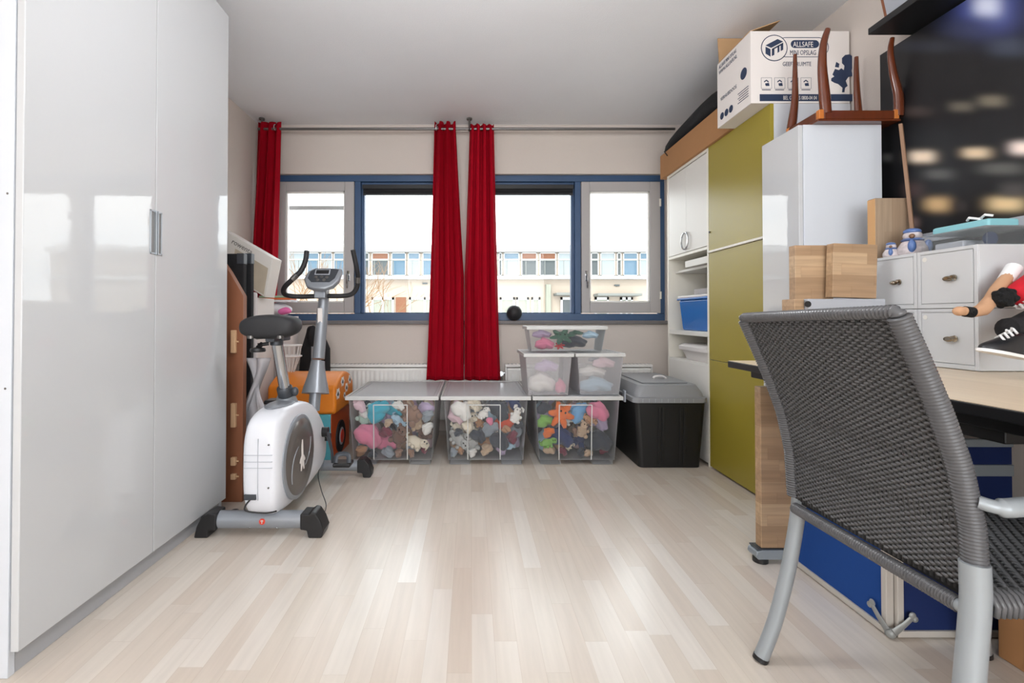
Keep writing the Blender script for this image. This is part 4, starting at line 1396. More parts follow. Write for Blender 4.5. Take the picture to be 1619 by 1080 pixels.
# cardboard box on the floor under the desk
k = thing('cardboard_box', 'brown cardboard box on the floor under the desk', 'box', (1.6, 1.12, 0))
bx('box_body', 'card', k, 1.425, 1.80, 0.86, 1.32, 0.001, 0.19, 0.003)
f = MB().box(1.425, 1.61, 0.86, 1.32, 0.1905, 0.195).box(1.614, 1.80, 0.86, 1.32, 0.1905, 0.195)
f.build('flap', 'card_pale', k, 0.001)
o = MB().box(1.45, 1.66, 0.92, 1.22, 0.1955, 0.222).build('magazine_pile', 'white_card', None, 0.002)
M['pink_paper'] = mat('pink_paper_edges', (214, 172, 168), 0.8, var=0.15, vscale=80, stretch=(0.2, 0.2, 6))
o.data.materials[0] = M['pink_paper']
tag(o, 'pinkish pile of papers on the cardboard box under the desk', 'papers')

# ------------------------------------------------------------------ wicker armchair
ch = thing('wicker_armchair', 'grey woven wicker armchair with metal legs pulled up to the desk', 'armchair', (1.08, 1.06, 0))
CY0, CY1 = 0.832, 1.300            # near and far side
ZX = [(0.425, 0.866), (0.453, 0.863), (0.56, 0.857), (0.665, 0.836), (0.757, 0.804), (0.855, 0.764), (0.95, 0.722), (1.0, 0.70)]


def back_x(z):
    for (a, b_), (c, d_) in zip(ZX, ZX[1:]):
        if z <= c:
            t_ = (z - a) / (c - a)
            return b_ + (d_ - b_) * t_
    return ZX[-1][1]


def bp(y, z, off=0.0):
    s_ = (y - CY0) / (CY1 - CY0)
    bow = -0.012 * sin(pi * min(max(s_, 0), 1))
    nz = 0.35 if z > 0.6 else 0.1
    return Vector((back_x(z) + bow - off, y, z - 0.010 * min(max(s_, 0), 1) * max(0, z - 0.6) / 0.3 - off * nz))


def wrap_tube(pts, r, pitch=0.0062, rip=0.0017, n=12):
    """a tube wound with cane: fine ripples along its length"""
    pts = [Vector(p) for p in pts]
    L = [0.0]
    for a, b_ in zip(pts, pts[1:]):
        L.append(L[-1] + (b_ - a).length)
    k = int(L[-1] / (pitch / 4))
    out, rs = [], []
    j = 0
    for i in range(k + 1):
        s_ = L[-1] * i / k
        while j < len(L) - 2 and s_ > L[j + 1]:
            j += 1
        t_ = (s_ - L[j]) / (L[j + 1] - L[j])
        out.append(pts[j].lerp(pts[j + 1], t_))
        rs.append(r + rip * (abs(sin(pi * s_ / pitch)) * 2 - 1.2))
    # smooth the path a little
    for _ in range(6):
        out = [out[0]] + [(out[i - 1] + out[i] * 2 + out[i + 1]) / 4 for i in range(1, len(out) - 1)] + [out[-1]]
    return MB().tube(out, rs, n)


rows, cols = 88, 42
ZB, ZT = 0.445, 0.917
f = MB()
for i in range(rows):
    z = ZB + (ZT - ZB) * (i + 0.5) / rows
    pts = []
    for k in range(cols * 3 + 1):
        s_ = k / (cols * 3)
        y = CY0 + 0.012 + (CY1 - CY0 - 0.024) * s_
        o_ = 0.0030 * sin(pi * cols * s_ + (pi / 2 if False else 0) + pi * i)
        pts.append(bp(y, z, o_))
    f.tube(pts, 0.0031, 6)
f.build('backrest', 'wicker', ch, smooth=180)
f = MB()
for k in range(cols + 1):
    y = CY0 + 0.012 + (CY1 - CY0 - 0.024) * (k + 0.0) / cols
    f.tube([bp(y, ZB - 0.008 + (ZT - ZB + 0.012) * i / 14) for i in range(15)], 0.0042, 5)
f.build('backrest_stakes', 'wicker_in', ch, smooth=180)
near = [bp(CY0, ZB - 0.005 + (ZT + 0.008 - ZB) * i / 20) for i in range(21)]
far = [bp(CY1, ZB - 0.005 + (ZT + 0.008 - ZB) * i / 20) for i in range(21)]
wrap_tube(near, 0.0175).build('backrest_edge', 'wicker', ch, smooth=180)
wrap_tube(far, 0.0165).build('backrest_edge', 'wicker', ch, smooth=180)
top = [near[-1]] + [bp(CY0 + (CY1 - CY0) * i / 12, ZT + 0.010) for i in range(13)] + [far[-1]]
wrap_tube(top, 0.0115, 0.008, 0.0022).build('backrest_edge', 'wicker', ch, smooth=180)
# seat
SX0, SX1, SZ = 0.862, 1.31, 0.445
f = MB()
ns = 44
for i in range(ns):
    x = SX0 + 0.01 + (SX1 - SX0 - 0.02) * (i + 0.5) / ns
    dip = lambda s_: -0.010 * sin(pi * s_)
    pts = [Vector((x, CY0 - 0.019, SZ - 0.028)), Vector((x, CY0 - 0.021, SZ - 0.010)), Vector((x, CY0 - 0.012, SZ + 0.004))]
    m_ = 34
    for k in range(m_ * 3 + 1):
        s_ = k / (m_ * 3)
        pts.append(Vector((x, CY0 + (CY1 - CY0) * s_, SZ + 0.008 + dip(s_) + 0.0040 * sin(pi * m_ * s_ + pi * i))))
    pts += [Vector((x, CY1 + 0.012, SZ + 0.004)), Vector((x, CY1 + 0.021, SZ - 0.010)), Vector((x, CY1 + 0.019, SZ - 0.028))]
    f.tube(pts, 0.0050, 6, flat=0.85, up=(0, 0, 1))
f.build('seat', 'wicker', ch, smooth=180)
f = MB()
for k in range(35):
    y = CY0 + (CY1 - CY0) * k / 34
    f.tube([(SX0 + 0.01, y, SZ + 0.008 - 0.010 * sin(pi * k / 34)), (SX1 - 0.01, y, SZ + 0.008 - 0.010 * sin(pi * k / 34))], 0.0042, 5)
f.box(SX0 + 0.01, SX1 - 0.01, CY0 - 0.010, CY1 + 0.010, SZ - 0.022, SZ - 0.010)
f.build('seat_frame', 'wicker_in', ch, smooth=60)
wrap_tube([(SX1, CY0 - 0.01, SZ - 0.008), (SX1, CY1 + 0.01, SZ - 0.008)], 0.017).build('seat_edge', 'wicker', ch, smooth=180)
# cross bar below the back
a, b_ = Vector((0.858, CY1 - 0.01, 0.412)), Vector((0.853, CY0 + 0.006, 0.416))
wrap_tube([a, a.lerp(b_, 0.5), a.lerp(b_, 0.97)], 0.0135).build('cross_bar', 'wicker', ch, smooth=180)
tag(MB().cyl(a.lerp(b_, 0.96), b_ + Vector((0, -0.01, 0)), 0.012, n=14).build('cross_bar', 'alu', ch), 'bare metal end of the cross bar')


def arc(pts, k=8):
    p = [Vector(q_) for q_ in pts]
    out = []
    for i in range(len(p) - 1):
        a, b_, c, d_ = p[max(i - 1, 0)], p[i], p[i + 1], p[min(i + 2, len(p) - 1)]
        for j in range(k):
            t_ = j / k
            out.append(0.5 * ((2 * b_) + (c - a) * t_ + (2 * a - 5 * b_ + 4 * c - d_) * t_ ** 2 + (3 * b_ - a - 3 * c + d_) * t_ ** 3))
    return out + [p[-1]]


def cleg(pts, r, foot=True):
    o_ = MB().tube(arc(pts), r, 16).build('leg', 'alu', ch, smooth=60)
    if foot:
        e = Vector(pts[-1])
        d_ = (Vector(pts[-1]) - Vector(pts[-2])).normalized()
        MB().tube([e - d_ * 0.010, e + d_ * 0.001], r + 0.0012, 16).build('foot_cap', 'black', o_)


cleg([(0.872, CY1, 0.50), (0.877, CY1, 0.44), (0.868, CY1, 0.36), (0.845, CY1, 0.24), (0.812, CY1 + 0.002, 0.11), (0.772, CY1 + 0.004, 0.002)], 0.0178)
cleg([(0.858, CY0 - 0.002, 0.50), (0.858, CY0 - 0.003, 0.44), (0.848, CY0 - 0.006, 0.36), (0.826, CY0 - 0.015, 0.24), (0.797, CY0 - 0.028, 0.11), (0.760, CY0 - 0.045, 0.002)], 0.0205)
for y, s_ in ((CY0 - 0.028, -1), (CY1 + 0.028, 1)):
    pts = [(back_x(0.615) + 0.008, y - 0.016 * s_, 0.607), (back_x(0.615) + 0.03, y, 0.603), (0.92, y + 0.004 * s_, 0.607), (1.05, y + 0.006 * s_, 0.615), (1.20, y + 0.004 * s_, 0.622), (1.29, y, 0.612), (1.325, y, 0.575)]
    MB().tube(arc(pts), [0.013] * 8 + [0.0175] * 41, 16, flat=0.85, up=(0, 0, 1)).build('armrest', 'alu', ch, smooth=60)
    cleg([(1.325, y, 0.575), (1.335, y, 0.50), (1.345, y - 0.002 * s_, 0.40), (1.365, y - 0.004 * s_, 0.20), (1.385, y - 0.006 * s_, 0.002)], 0.0200)
    tag(MB().cyl((1.30, y - 0.02 * s_, SZ - 0.012), (1.345, y, SZ - 0.012), 0.011).build('seat_joint', 'alu', ch), 'metal joint at the seat')

# ================================================================== clear boxes by the window
SC.cycles.transparent_max_bounces = 24


def thin_tray(mb, b, t, z0, z1, th):
    """open box with sloping walls: b, t = (x0, x1, y0, y1) at the bottom and at the top"""
    def ring(r, z, k):
        return [Vector((r[0] + k, r[2] + k, z)), Vector((r[1] - k, r[2] + k, z)), Vector((r[1] - k, r[3] - k, z)), Vector((r[0] + k, r[3] - k, z))]
    vs = ring(b, z0, 0) + ring(t, z1, 0) + ring(t, z1, th) + ring(b, z0 + th, th)
    fs = [(0, 1, 2, 3), (12, 15, 14, 13)]
    for k in range(3):
        for i in range(4):
            j = (i + 1) % 4
            fs.append((4 * k + i, 4 * k + j, 4 * k + 4 + j, 4 * k + 4 + i))
    mb._add(vs, fs)
    return mb


def big_box(label, u0, u1, lbl_x):
    yf, yb = 2.965, 3.69
    x0, x1 = P(u0, 630, yf).x, P(u1, 630, yf).x
    zl = P(745, 627, yf).z
    k = thing('storage_box', label, 'storage box', ((x0 + x1) / 2, (yf + yb) / 2, 0), 'large clear storage boxes')
    t = (x0 + 0.020, x1 - 0.020, yf + 0.018, yb - 0.018)
    b = (x0 + 0.045, x1 - 0.045, yf + 0.040, yb - 0.040)
    thin_tray(MB(), b, t, 0.030, zl - 0.022, 0.003).build('tub', 'clear', k, 0.004, 2)
    L = b[1] - b[0]
    for a, c in ((b[0] + 0.008, b[0] + L * 0.29), (b[1] - L * 0.29, b[1] - 0.008)):
        for d_, e in ((b[2] + 0.004, b[2] + 0.16), (b[3] - 0.16, b[3] - 0.004)):
            MB().box(a, c, d_, e, 0.0005, 0.0295).build('foot', 'clear', k, 0.005)
    # moulded ribs on the front
    f = MB()
    za, zb_ = 0.033, zl - 0.055

    def yfront(z):
        return b[2] + (t[2] - b[2]) * (z - 0.03) / (zl - 0.052) - 0.003
    for fr in (0.30, 0.66):
        xx = x0 + (x1 - x0) * fr
        f._add([Vector((xx + dx, yfront(z) + dy, z)) for z in (za, zb_) for dx in (-0.003, 0.003) for dy in (0, 0.004)], [(0, 1, 3, 2), (4, 6, 7, 5), (0, 2, 6, 4), (1, 5, 7, 3), (0, 4, 5, 1), (2, 3, 7, 6)])
    f.box(x0 + (x1 - x0) * 0.30, x0 + (x1 - x0) * 0.66, yfront(zb_) - 0.001, yfront(zb_) + 0.003, zb_ - 0.003, zb_ + 0.003)
    f.build('moulded_rib', 'rim', k)
    f = MB()
    f.box(x0, x1, yf, yf + 0.012, zl - 0.024, zl).box(x0, x1, yb - 0.012, yb, zl - 0.024, zl).box(x0, x0 + 0.012, yf + 0.012, yb - 0.012, zl - 0.024, zl).box(x1 - 0.012, x1, yf + 0.012, yb - 0.012, zl - 0.024, zl)
    tag(f.build('lid_rim', 'rim', k, 0.004), 'frosted rim of the lid')
    f = MB().box(x0 + 0.012, x1 - 0.012, yf + 0.012, yb - 0.012, zl - 0.008, zl - 0.004)
    for fr in (0.06, 0.94):
        xx = x0 + (x1 - x0) * fr
        f.box(xx - 0.004, xx + 0.004, yf + 0.03, yb - 0.03, zl - 0.004, zl - 0.0005)
    for yy in (yf + 0.05, yb - 0.05):
        f.box(x0 + 0.05, x1 - 0.05, yy - 0.004, yy + 0.004, zl - 0.004, zl - 0.0005)
    f.build('lid', 'clear_lid', k, 0.001)
    return x0 + 0.03, x1 - 0.03, yf + 0.05, yb - 0.05, zl, b, t


# soft toys: a few shapes, each toy its own object
TOYC = {'turquoise': (62, 176, 200), 'mint': (196, 220, 206), 'charcoal': (58, 62, 72), 'pink': (226, 132, 160), 'pale pink': (230, 196, 204), 'pale blue': (176, 204, 222), 'brown': (150, 116, 96), 'beige': (200, 172, 144), 'burgundy': (122, 48, 66), 'cream': (232, 220, 198), 'dark brown': (118, 84, 68), 'white': (234, 230, 224), 'grey': (150, 158, 166), 'orange red': (222, 92, 62), 'tan': (186, 140, 104), 'navy': (44, 58, 104), 'orange': (232, 118, 52), 'green': (128, 178, 84), 'sky blue': (122, 176, 220), 'dark green': (60, 100, 80), 'red': (196, 44, 48), 'lilac': (196, 176, 206)}
TM = {k: mat('plush_' + k.replace(' ', '_'), c, 0.95, var=0.12, vscale=25, bump=0.35, bscale=140, sheen=0.2) for k, c in TOYC.items()}
_m, _nt, _p = new_mat('plush_zebra')
_p.inputs['Roughness'].default_value = 0.95
_tc = N(_nt, 'ShaderNodeTexCoord')
_wv = N(_nt, 'ShaderNodeTexWave', wave_type='BANDS')
_wv.inputs['Scale'].default_value = 14
_wv.inputs['Distortion'].default_value = 5
_nt.links.new(_tc.outputs['Object'], _wv.inputs['Vector'])
_cr = N(_nt, 'ShaderNodeValToRGB')
_cr.color_ramp.interpolation = 'CONSTANT'
_cr.color_ramp.elements[0].color = (0.02, 0.02, 0.02, 1)
_cr.color_ramp.elements[1].position = 0.42
_cr.color_ramp.elements[1].color = (0.8, 0.79, 0.76, 1)
_nt.links.new(_wv.outputs['Fac'], _cr.inputs['Fac'])
_nt.links.new(_cr.outputs['Color'], _p.inputs['Base Color'])
TM['zebra striped'] = _m
TM['dark'] = mat('bead_black', (14, 14, 16), 0.2)


def toy_meshes():
    out = {}

    def fin(name, f, extras=None):
        bmesh.ops.recalc_face_normals(f.bm, faces=f.bm.faces)
        me = bpy.data.meshes.new(name)
        for fa in f.bm.faces:
            fa.smooth = True
        f.bm.to_mesh(me)
        f.bm.free()
        me.materials.append(TM['white'])
        return me
    f = MB()      # sitting bear
    f.ell((0, 0, -0.15), (0.62, 0.5, 0.62)).ell((0, -0.08, 0.58), (0.46, 0.42, 0.42)).ell((0, -0.46, 0.50), (0.22, 0.16, 0.17), nu=10, nv=7)
    for s in (-1, 1):
        f.ell((0.36 * s, -0.02, 0.92), (0.17, 0.09, 0.17), nu=10, nv=7).ell((0.58 * s, -0.22, 0.08), (0.2, 0.36, 0.2), nu=10, nv=7).ell((0.42 * s, -0.52, -0.52), (0.24, 0.4, 0.24), nu=10, nv=7)
    out['bear'] = (fin('bear_body', f), [(-0.17, -0.46, 0.68), (0.17, -0.46, 0.68)])
    f = MB()      # long-eared rabbit
    f.ell((0, 0, -0.2), (0.55, 0.48, 0.58)).ell((0, -0.1, 0.5), (0.42, 0.4, 0.4)).ell((0, -0.42, 0.42), (0.18, 0.14, 0.14), nu=10, nv=7)
    for s in (-1, 1):
        f.tube([(0.16 * s, 0, 0.75), (0.3 * s, -0.05, 1.05), (0.48 * s, -0.25, 0.9), (0.55 * s, -0.34, 0.6)], [0.10, 0.15, 0.15, 0.07], 8, flat=0.5)
        f.ell((0.5 * s, -0.25, 0.0), (0.17, 0.34, 0.17), nu=10, nv=7).ell((0.36 * s, -0.5, -0.58), (0.2, 0.38, 0.18), nu=10, nv=7)
    out['rabbit'] = (fin('rabbit_body', f), [(-0.16, -0.43, 0.6), (0.16, -0.43, 0.6)])
    f = MB()      # lying dog
    f.tube([(-0.75, 0, -0.1), (-0.4, 0, 0), (0.1, -0.05, 0.02), (0.45, -0.1, 0.1)], [0.3, 0.5, 0.5, 0.34], 14).ell((0.55, -0.3, 0.35), (0.4, 0.4, 0.36)).ell((0.66, -0.66, 0.24), (0.24, 0.22, 0.18), nu=10, nv=7).ell((-0.75, 0, -0.1), 0.3)
    for s in (-1, 1):
        f.ell((0.55 + 0.38 * s, -0.22, 0.25), (0.09, 0.2, 0.32), nu=10, nv=7)
    for x in (-0.45, -0.1, 0.35):
        f.ell((x, -0.52, -0.36), (0.17, 0.32, 0.17), nu=10, nv=7)
    f.tube([(-0.95, 0.05, 0), (-1.1, -0.05, 0.2), (-1.0, -0.15, 0.4)], [0.1, 0.09, 0.05], 8)
    out['dog'] = (fin('dog_body', f), [(0.48, -0.66, 0.48), (0.72, -0.66, 0.48)])
    f = MB()      # fish / whale
    f.tube([(-0.95, 0, 0.05), (-0.7, 0, 0.02), (-0.2, 0, 0), (0.35, 0, 0), (0.75, 0, 0.02), (0.92, 0, 0.03)], [0.08, 0.2, 0.5, 0.58, 0.4, 0.14], 16)
    for s in (-1, 1):
        f.ell((-1.05, 0.0, 0.2 * s), (0.22, 0.08, 0.2), nu=10, nv=7).ell((0.15, 0.5 * s, -0.28), (0.26, 0.2, 0.08), nu=10, nv=7)
    f.ell((0.05, 0, 0.6), (0.28, 0.07, 0.2), nu=10, nv=7)
    out['fish'] = (fin('fish_body', f), [(0.62, -0.36, 0.18), (0.62, 0.36, 0.18)])
    f = MB()      # crumpled cloth / cushion-like toy
    rr = random.Random(11)
    f.ell((0, 0, 0), (0.85, 0.6, 0.6), nu=26, nv=18)
    for v in f.bm.verts:
        n = v.co.normalized()
        v.co += n * (0.10 * sin(4 * n.x + 3 * n.z) + 0.06 * sin(7 * n.z + 5 * n.y + 2 * n.x) + 0.02 * sin(15 * n.x - 8 * n.z))
    out['cloth'] = (fin('cloth_body', f), [])
    f = MB()      # octopus / star-shaped toy
    f.ell((0, 0, 0.15), (0.5, 0.46, 0.5))
    for i in range(6):
        an = i * pi / 3 + 0.2
        c, s = cos(an), sin(an)
        f.tube([(0.25 * c, 0.12 * s, 0.1 + 0.25 * s), (0.62 * c, -0.25, 0.1 + 0.6 * s), (0.85 * c, -0.3, 0.1 + 0.9 * s)], [0.24, 0.2, 0.1], 9)
    out['star'] = (fin('star_body', f), [(-0.16, -0.42, 0.32), (0.16, -0.42, 0.32)])
    return out


TOYS = toy_meshes()
f = MB().ell((0, 0, 0), 1, nu=8, nv=6)
EYE = bpy.data.meshes.new('eye')
for fa in f.bm.faces:
    fa.smooth = True
f.bm.to_mesh(EYE)
f.bm.free()
EYE.materials.append(TM['dark'])
KIND = {'bear': 'soft_toy_bear', 'rabbit': 'soft_toy_rabbit', 'dog': 'soft_toy_dog', 'fish': 'soft_toy_fish', 'cloth': 'folded_cloth', 'star': 'soft_toy_octopus'}


def toy(kind, colour, loc, s, rot, label, cat, group, squash=(1, 1, 1)):
    me, eyes = TOYS[kind]
    o = bpy.data.objects.new(KIND[kind], me)
    COL.objects.link(o)
    o.location = loc
    o.rotation_euler = rot
    o.scale = (s * squash[0], s * squash[1], s * squash[2])
    o.material_slots[0].link = 'OBJECT'
    o.material_slots[0].material = TM[colour]
    tag(o, label, cat, group)
    for e in eyes:
        k = bpy.data.objects.new('eye', EYE)
        COL.objects.link(k)
        k.parent = o
        k.location = e
        k.scale = (0.07, 0.05, 0.07)
    return o


WORD = {'bear': 'plush bear', 'rabbit': 'plush rabbit', 'dog': 'plush dog', 'fish': 'plush fish', 'cloth': 'cloth bundle', 'star': 'plush octopus'}


def place_words(a, h):
    hz = 'far left' if a < 0.17 else 'left of centre' if a < 0.42 else 'middle' if a < 0.58 else 'right of centre' if a < 0.83 else 'far right'
    vt = 'bottom' if h < 0.28 else 'lower half' if h < 0.48 else 'mid height' if h < 0.66 else 'upper half' if h < 0.83 else 'top'
    return hz, vt


from mathutils.bvhtree import BVHTree


def settle(o, T, b, t, z0, z1, ztop, placed, back=0.30, step=0.006):
    """lay a toy against the front wall of a box (T, bottom and top rectangles), clear of its walls and of what lies there already"""
    R_ = Matrix.LocRotScale(Vector((0, 0, 0)), o.rotation_euler, o.scale)
    I = T.inverted()
    loc = I @ o.location
    Rl = I.to_3x3() @ R_.to_3x3()
    vs = [Rl @ v.co for v in o.data.vertices]
    loc.z = max(loc.z, z0 + 0.0045 - min(v.z for v in vs))
    loc.z = min(loc.z, ztop - 0.002 - max(v.z for v in vs))

    def lim(k, z):
        f_ = min(max((z - z0) / (z1 - z0), 0), 1)
        return b[k] + (t[k] - b[k]) * f_
    m_ = 0.0055
    dy = max(lim(2, v.z + loc.z) + m_ - (v.y + loc.y) for v in vs)
    loc.y += dy
    for _ in range(2):
        dx = max(lim(0, v.z + loc.z) + m_ - (v.x + loc.x) for v in vs)
        if dx > 0:
            loc.x += dx
        dx = max((v.x + loc.x) - (lim(1, v.z + loc.z) - m_) for v in vs)
        if dx > 0:
            loc.x -= dx
    if max(v.x for v in vs) - min(v.x for v in vs) > lim(1, loc.z) - lim(0, loc.z) - 0.02:
        return False
    ymax = max(v.y for v in vs)
    polys = [tuple(p.vertices) for p in o.data.polygons]
    y_0 = loc.y
    k = 0
    while True:
        w = [T @ (v + loc) for v in vs]
        tree = BVHTree.FromPolygons(w, polys)
        if not any(tree.overlap(q_) for q_ in placed):
            break
        k += 1
        loc.y = y_0 + step * k
        if step * k > back or loc.y + ymax > b[3] - 0.006:
            return False
    placed.append(tree)
    o.location = T @ loc
    return True


def drop(o):
    for ch in list(o.children):
        bpy.data.objects.remove(ch)
    bpy.data.objects.remove(o)


def fill(dims, items, which, group, seed):
    x0, x1, y0, y1, zl, b, t = dims
    rr = random.Random(seed)
    seen = set()
    placed = []
    I4 = Matrix()
    zt_ = zl - 0.022
    for kind, colour, a, h, s in sorted(items, key=lambda q_: (q_[3] > 0.3, -q_[4])):
        hz, vt = place_words(a, h)
        lab = '%s %s, %s %s, at front of the %s' % (colour, WORD[kind], vt, hz, which)
        if lab in seen:
            lab = lab.replace(', at front of the', ', by its twin in the')
        seen.add(lab)
        rot = (rr.uniform(-0.3, 0.3), rr.uniform(-0.9, 0.9), rr.uniform(-0.4, 0.4))
        for k_ in (1.26, 1.05, 0.85, 0.68):
            r_ = s * k_
            z = 0.036 + r_ * 0.6 + (zl - 0.06 - r_ * 1.1) * h
            x = x0 + r_ * 0.5 + (x1 - x0 - r_) * a
            o = toy(kind, colour, (x, y0, z), r_, rot, lab, 'soft toy' if kind != 'cloth' else 'cloth', group, (1, 0.62 if kind != 'fish' else 0.7, 1))
            if settle(o, I4, b, t, 0.030, zt_, zl - 0.012, placed, 0.08):
                break
            drop(o)
    pal = ['grey', 'tan', 'charcoal', 'cream', 'brown', 'pale pink', 'navy', 'beige', 'lilac', 'pale blue', 'burgundy', 'white']
    for k_ in range(90):
        a, h = rr.random(), rr.random() ** 1.3
        c = pal[(k_ * 5 + seed * 3) % 12]
        r_ = 0.050 if k_ < 40 else 0.036
        hz, vt = place_words(a, h)
        lab = 'small %s cloth scrap, %s %s, in the %s' % (c, vt, hz, which)
        if lab in seen:
            continue
        o = toy('cloth', c, (x0 + r_ * 0.5 + (x1 - x0 - r_) * a, y0, 0.034 + r_ * 0.55 + (zl - 0.06 - r_) * h), r_, (rr.uniform(-0.6, 0.6), rr.uniform(-1.5, 1.5), rr.uniform(-0.6, 0.6)), lab, 'cloth', group)
        if settle(o, I4, b, t, 0.030, zt_, zl - 0.012, placed, 0.05):
            seen.add(lab)
        else:
            drop(o)
    # what lies further back, seen through the lid and between the first ones
    cols = ['lilac', 'grey', 'beige', 'pale blue', 'cream', 'tan', 'charcoal', 'pale pink']
    for j in range(3):
        for i in range(4):
            for l in range(2):
                c = cols[(i * 2 + j * 3 + l * 5 + seed) % 8]
                x = x0 + (x1 - x0) * (i + 0.5) / 4
                o = toy('cloth', c, (x, y0 + 0.1, 0.12 if l == 0 else 0.29), 0.078, (0, 0, rr.uniform(-0.4, 0.4)), '%s cloth bundle, %s layer, %s row, %s of the %s' % (c, ('bottom', 'top')[l], ('second', 'third', 'rear')[j], ('far left', 'left', 'right', 'far right')[i], which), 'cloth', group, (0.80, 1.0, 1.5))
                if not settle(o, I4, b, t, 0.030, zt_, zl - 0.012, placed, 0.66, 0.012):
                    drop(o)


d1 = big_box('leftmost of the three large clear boxes of soft toys, beside the orange bin', 545, 693.5, 0)
d2 = big_box('middle one of the three large clear boxes of soft toys, under the red curtains', 696.5, 840, 0)
d3 = big_box('rightmost large clear box of soft toys, under the smaller boxes', 842, 986, 0)
fill(d1, [('cloth', 'turquoise', 0.27, 0.90, 0.075), ('rabbit', 'mint', 0.08, 0.70, 0.062), ('cloth', 'charcoal', 0.27, 0.58, 0.072), ('star', 'pink', 0.40, 0.74, 0.050), ('cloth', 'turquoise', 0.50, 0.84, 0.055), ('dog', 'pale blue', 0.55, 0.60, 0.052),
          ('bear', 'brown', 0.76, 0.80, 0.070), ('bear', 'beige', 0.80, 0.56, 0.060), ('cloth', 'burgundy', 0.40, 0.42, 0.062), ('cloth', 'pink', 0.12, 0.28, 0.085), ('cloth', 'pink', 0.38, 0.12, 0.075), ('bear', 'dark brown', 0.58, 0.30, 0.060), ('rabbit', 'cream', 0.69, 0.40, 0.050), ('dog', 'cream', 0.82, 0.13, 0.060), ('bear', 'dark brown', 0.94, 0.36, 0.062), ('cloth', 'lilac', 0.94, 0.84, 0.060), ('cloth', 'white', 0.58, 0.95, 0.045), ('cloth', 'pale pink', 0.07, 0.93, 0.04)],
     'left clear box', 'soft toys in the left clear box', 1)
fill(d2, [('dog', 'cream', 0.20, 0.52, 0.085), ('cloth', 'white', 0.15, 0.88, 0.065), ('cloth', 'pale pink', 0.06, 0.68, 0.052), ('dog', 'white', 0.48, 0.78, 0.058), ('cloth', 'pink', 0.56, 0.64, 0.048), ('cloth', 'charcoal', 0.72, 0.90, 0.072), ('bear', 'tan', 0.42, 0.56, 0.045), ('cloth', 'grey', 0.57, 0.46, 0.055), ('fish', 'orange red', 0.77, 0.55, 0.070), ('fish', 'grey', 0.93, 0.34, 0.070), ('dog', 'zebra striped', 0.10, 0.20, 0.062), ('bear', 'zebra striped', 0.28, 0.12, 0.058), ('cloth', 'tan', 0.50, 0.16, 0.055), ('cloth', 'charcoal', 0.72, 0.20, 0.062), ('rabbit', 'white', 0.63, 0.33, 0.046), ('cloth', 'charcoal', 0.40, 0.33, 0.05), ('rabbit', 'white', 0.95, 0.74, 0.048), ('cloth', 'cream', 0.35, 0.95, 0.05), ('fish', 'navy', 0.92, 0.93, 0.045)],
     'middle clear box', 'soft toys in the middle clear box', 2)
fill(d3, [('star', 'orange', 0.25, 0.78, 0.078), ('cloth', 'green', 0.06, 0.64, 0.048), ('bear', 'green', 0.30, 0.58, 0.052), ('rabbit', 'white', 0.43, 0.64, 0.042), ('cloth', 'sky blue', 0.57, 0.84, 0.068), ('cloth', 'pink', 0.85, 0.88, 0.070), ('cloth', 'lilac', 0.90, 0.58, 0.065), ('cloth', 'pale pink', 0.80, 0.42, 0.056), ('bear', 'beige', 0.60, 0.44, 0.068), ('cloth', 'orange', 0.12, 0.42, 0.056), ('cloth', 'navy', 0.28, 0.26, 0.078), ('star', 'navy', 0.60, 0.14, 0.070), ('cloth', 'charcoal', 0.88, 0.16, 0.080), ('rabbit', 'cream', 0.43, 0.12, 0.050), ('dog', 'green', 0.07, 0.20, 0.050), ('cloth', 'charcoal', 0.06, 0.90, 0.045), ('dog', 'tan', 0.70, 0.64, 0.045), ('cloth', 'beige', 0.14, 0.06, 0.04)],
     'right clear box', 'soft toys in the right clear box', 3)
ZLID = d1[4]


def small_box(label, c, w, d, h, rz, contents, sheet='milky'):
    """c = centre of the front bottom edge"""
    k = thing('storage_box', label, 'storage box', (0, 0, 0), 'small clear storage boxes')
    t = (-w / 2 + 0.012, w / 2 - 0.012, 0.010, d - 0.010)
    b = (-w / 2 + 0.034, w / 2 - 0.034, 0.030, d - 0.030)
    thin_tray(MB(), b, t, 0.0, h - 0.018, 0.0025).build('tub', sheet, k, 0.006, 2)
    f = MB()
    f.box(-w / 2, w / 2, 0, 0.010, h - 0.022, h).box(-w / 2, w / 2, d - 0.010, d, h - 0.022, h).box(-w / 2, -w / 2 + 0.010, 0.010, d - 0.010, h - 0.022, h).box(w / 2 - 0.010, w / 2, 0.010, d - 0.010, h - 0.022, h)
    tag(f.build('lid_rim', 'rim', k, 0.004), 'frosted rim of the lid')
    MB().box(-w / 2 + 0.010, w / 2 - 0.010, 0.010, d - 0.010, h - 0.008, h - 0.005).build('lid', 'clear_lid', k, 0.001)
    k.location = c
    k.rotation_euler = (0, 0, rz)
    T = Matrix.Translation(c) @ Matrix.Rotation(rz, 4, 'Z')
    placed = []
    for kind, colour, a, hh, s0, lab, sq in contents:
        for k_ in (1.35, 1.1, 0.9, 0.7):
            s = s0 * k_
            p = T @ Vector((-w / 2 + 0.03 + s * sq[0] * 0.8 + (w - 0.06 - 1.6 * s * sq[0]) * a, 0.05, 0.006 + s * 0.6 * sq[2] + (h - 0.03 - 1.2 * s * sq[2]) * hh))
            o = toy(kind, colour, p, s, (0, 0, rz), lab, 'cloth' if kind == 'cloth' else 'soft toy', None, sq)
            if settle(o, T, b, t, 0.0, h - 0.018, h - 0.012, placed, 0.06 if k_ > 0.8 else d - 0.1):
                break
            drop(o)


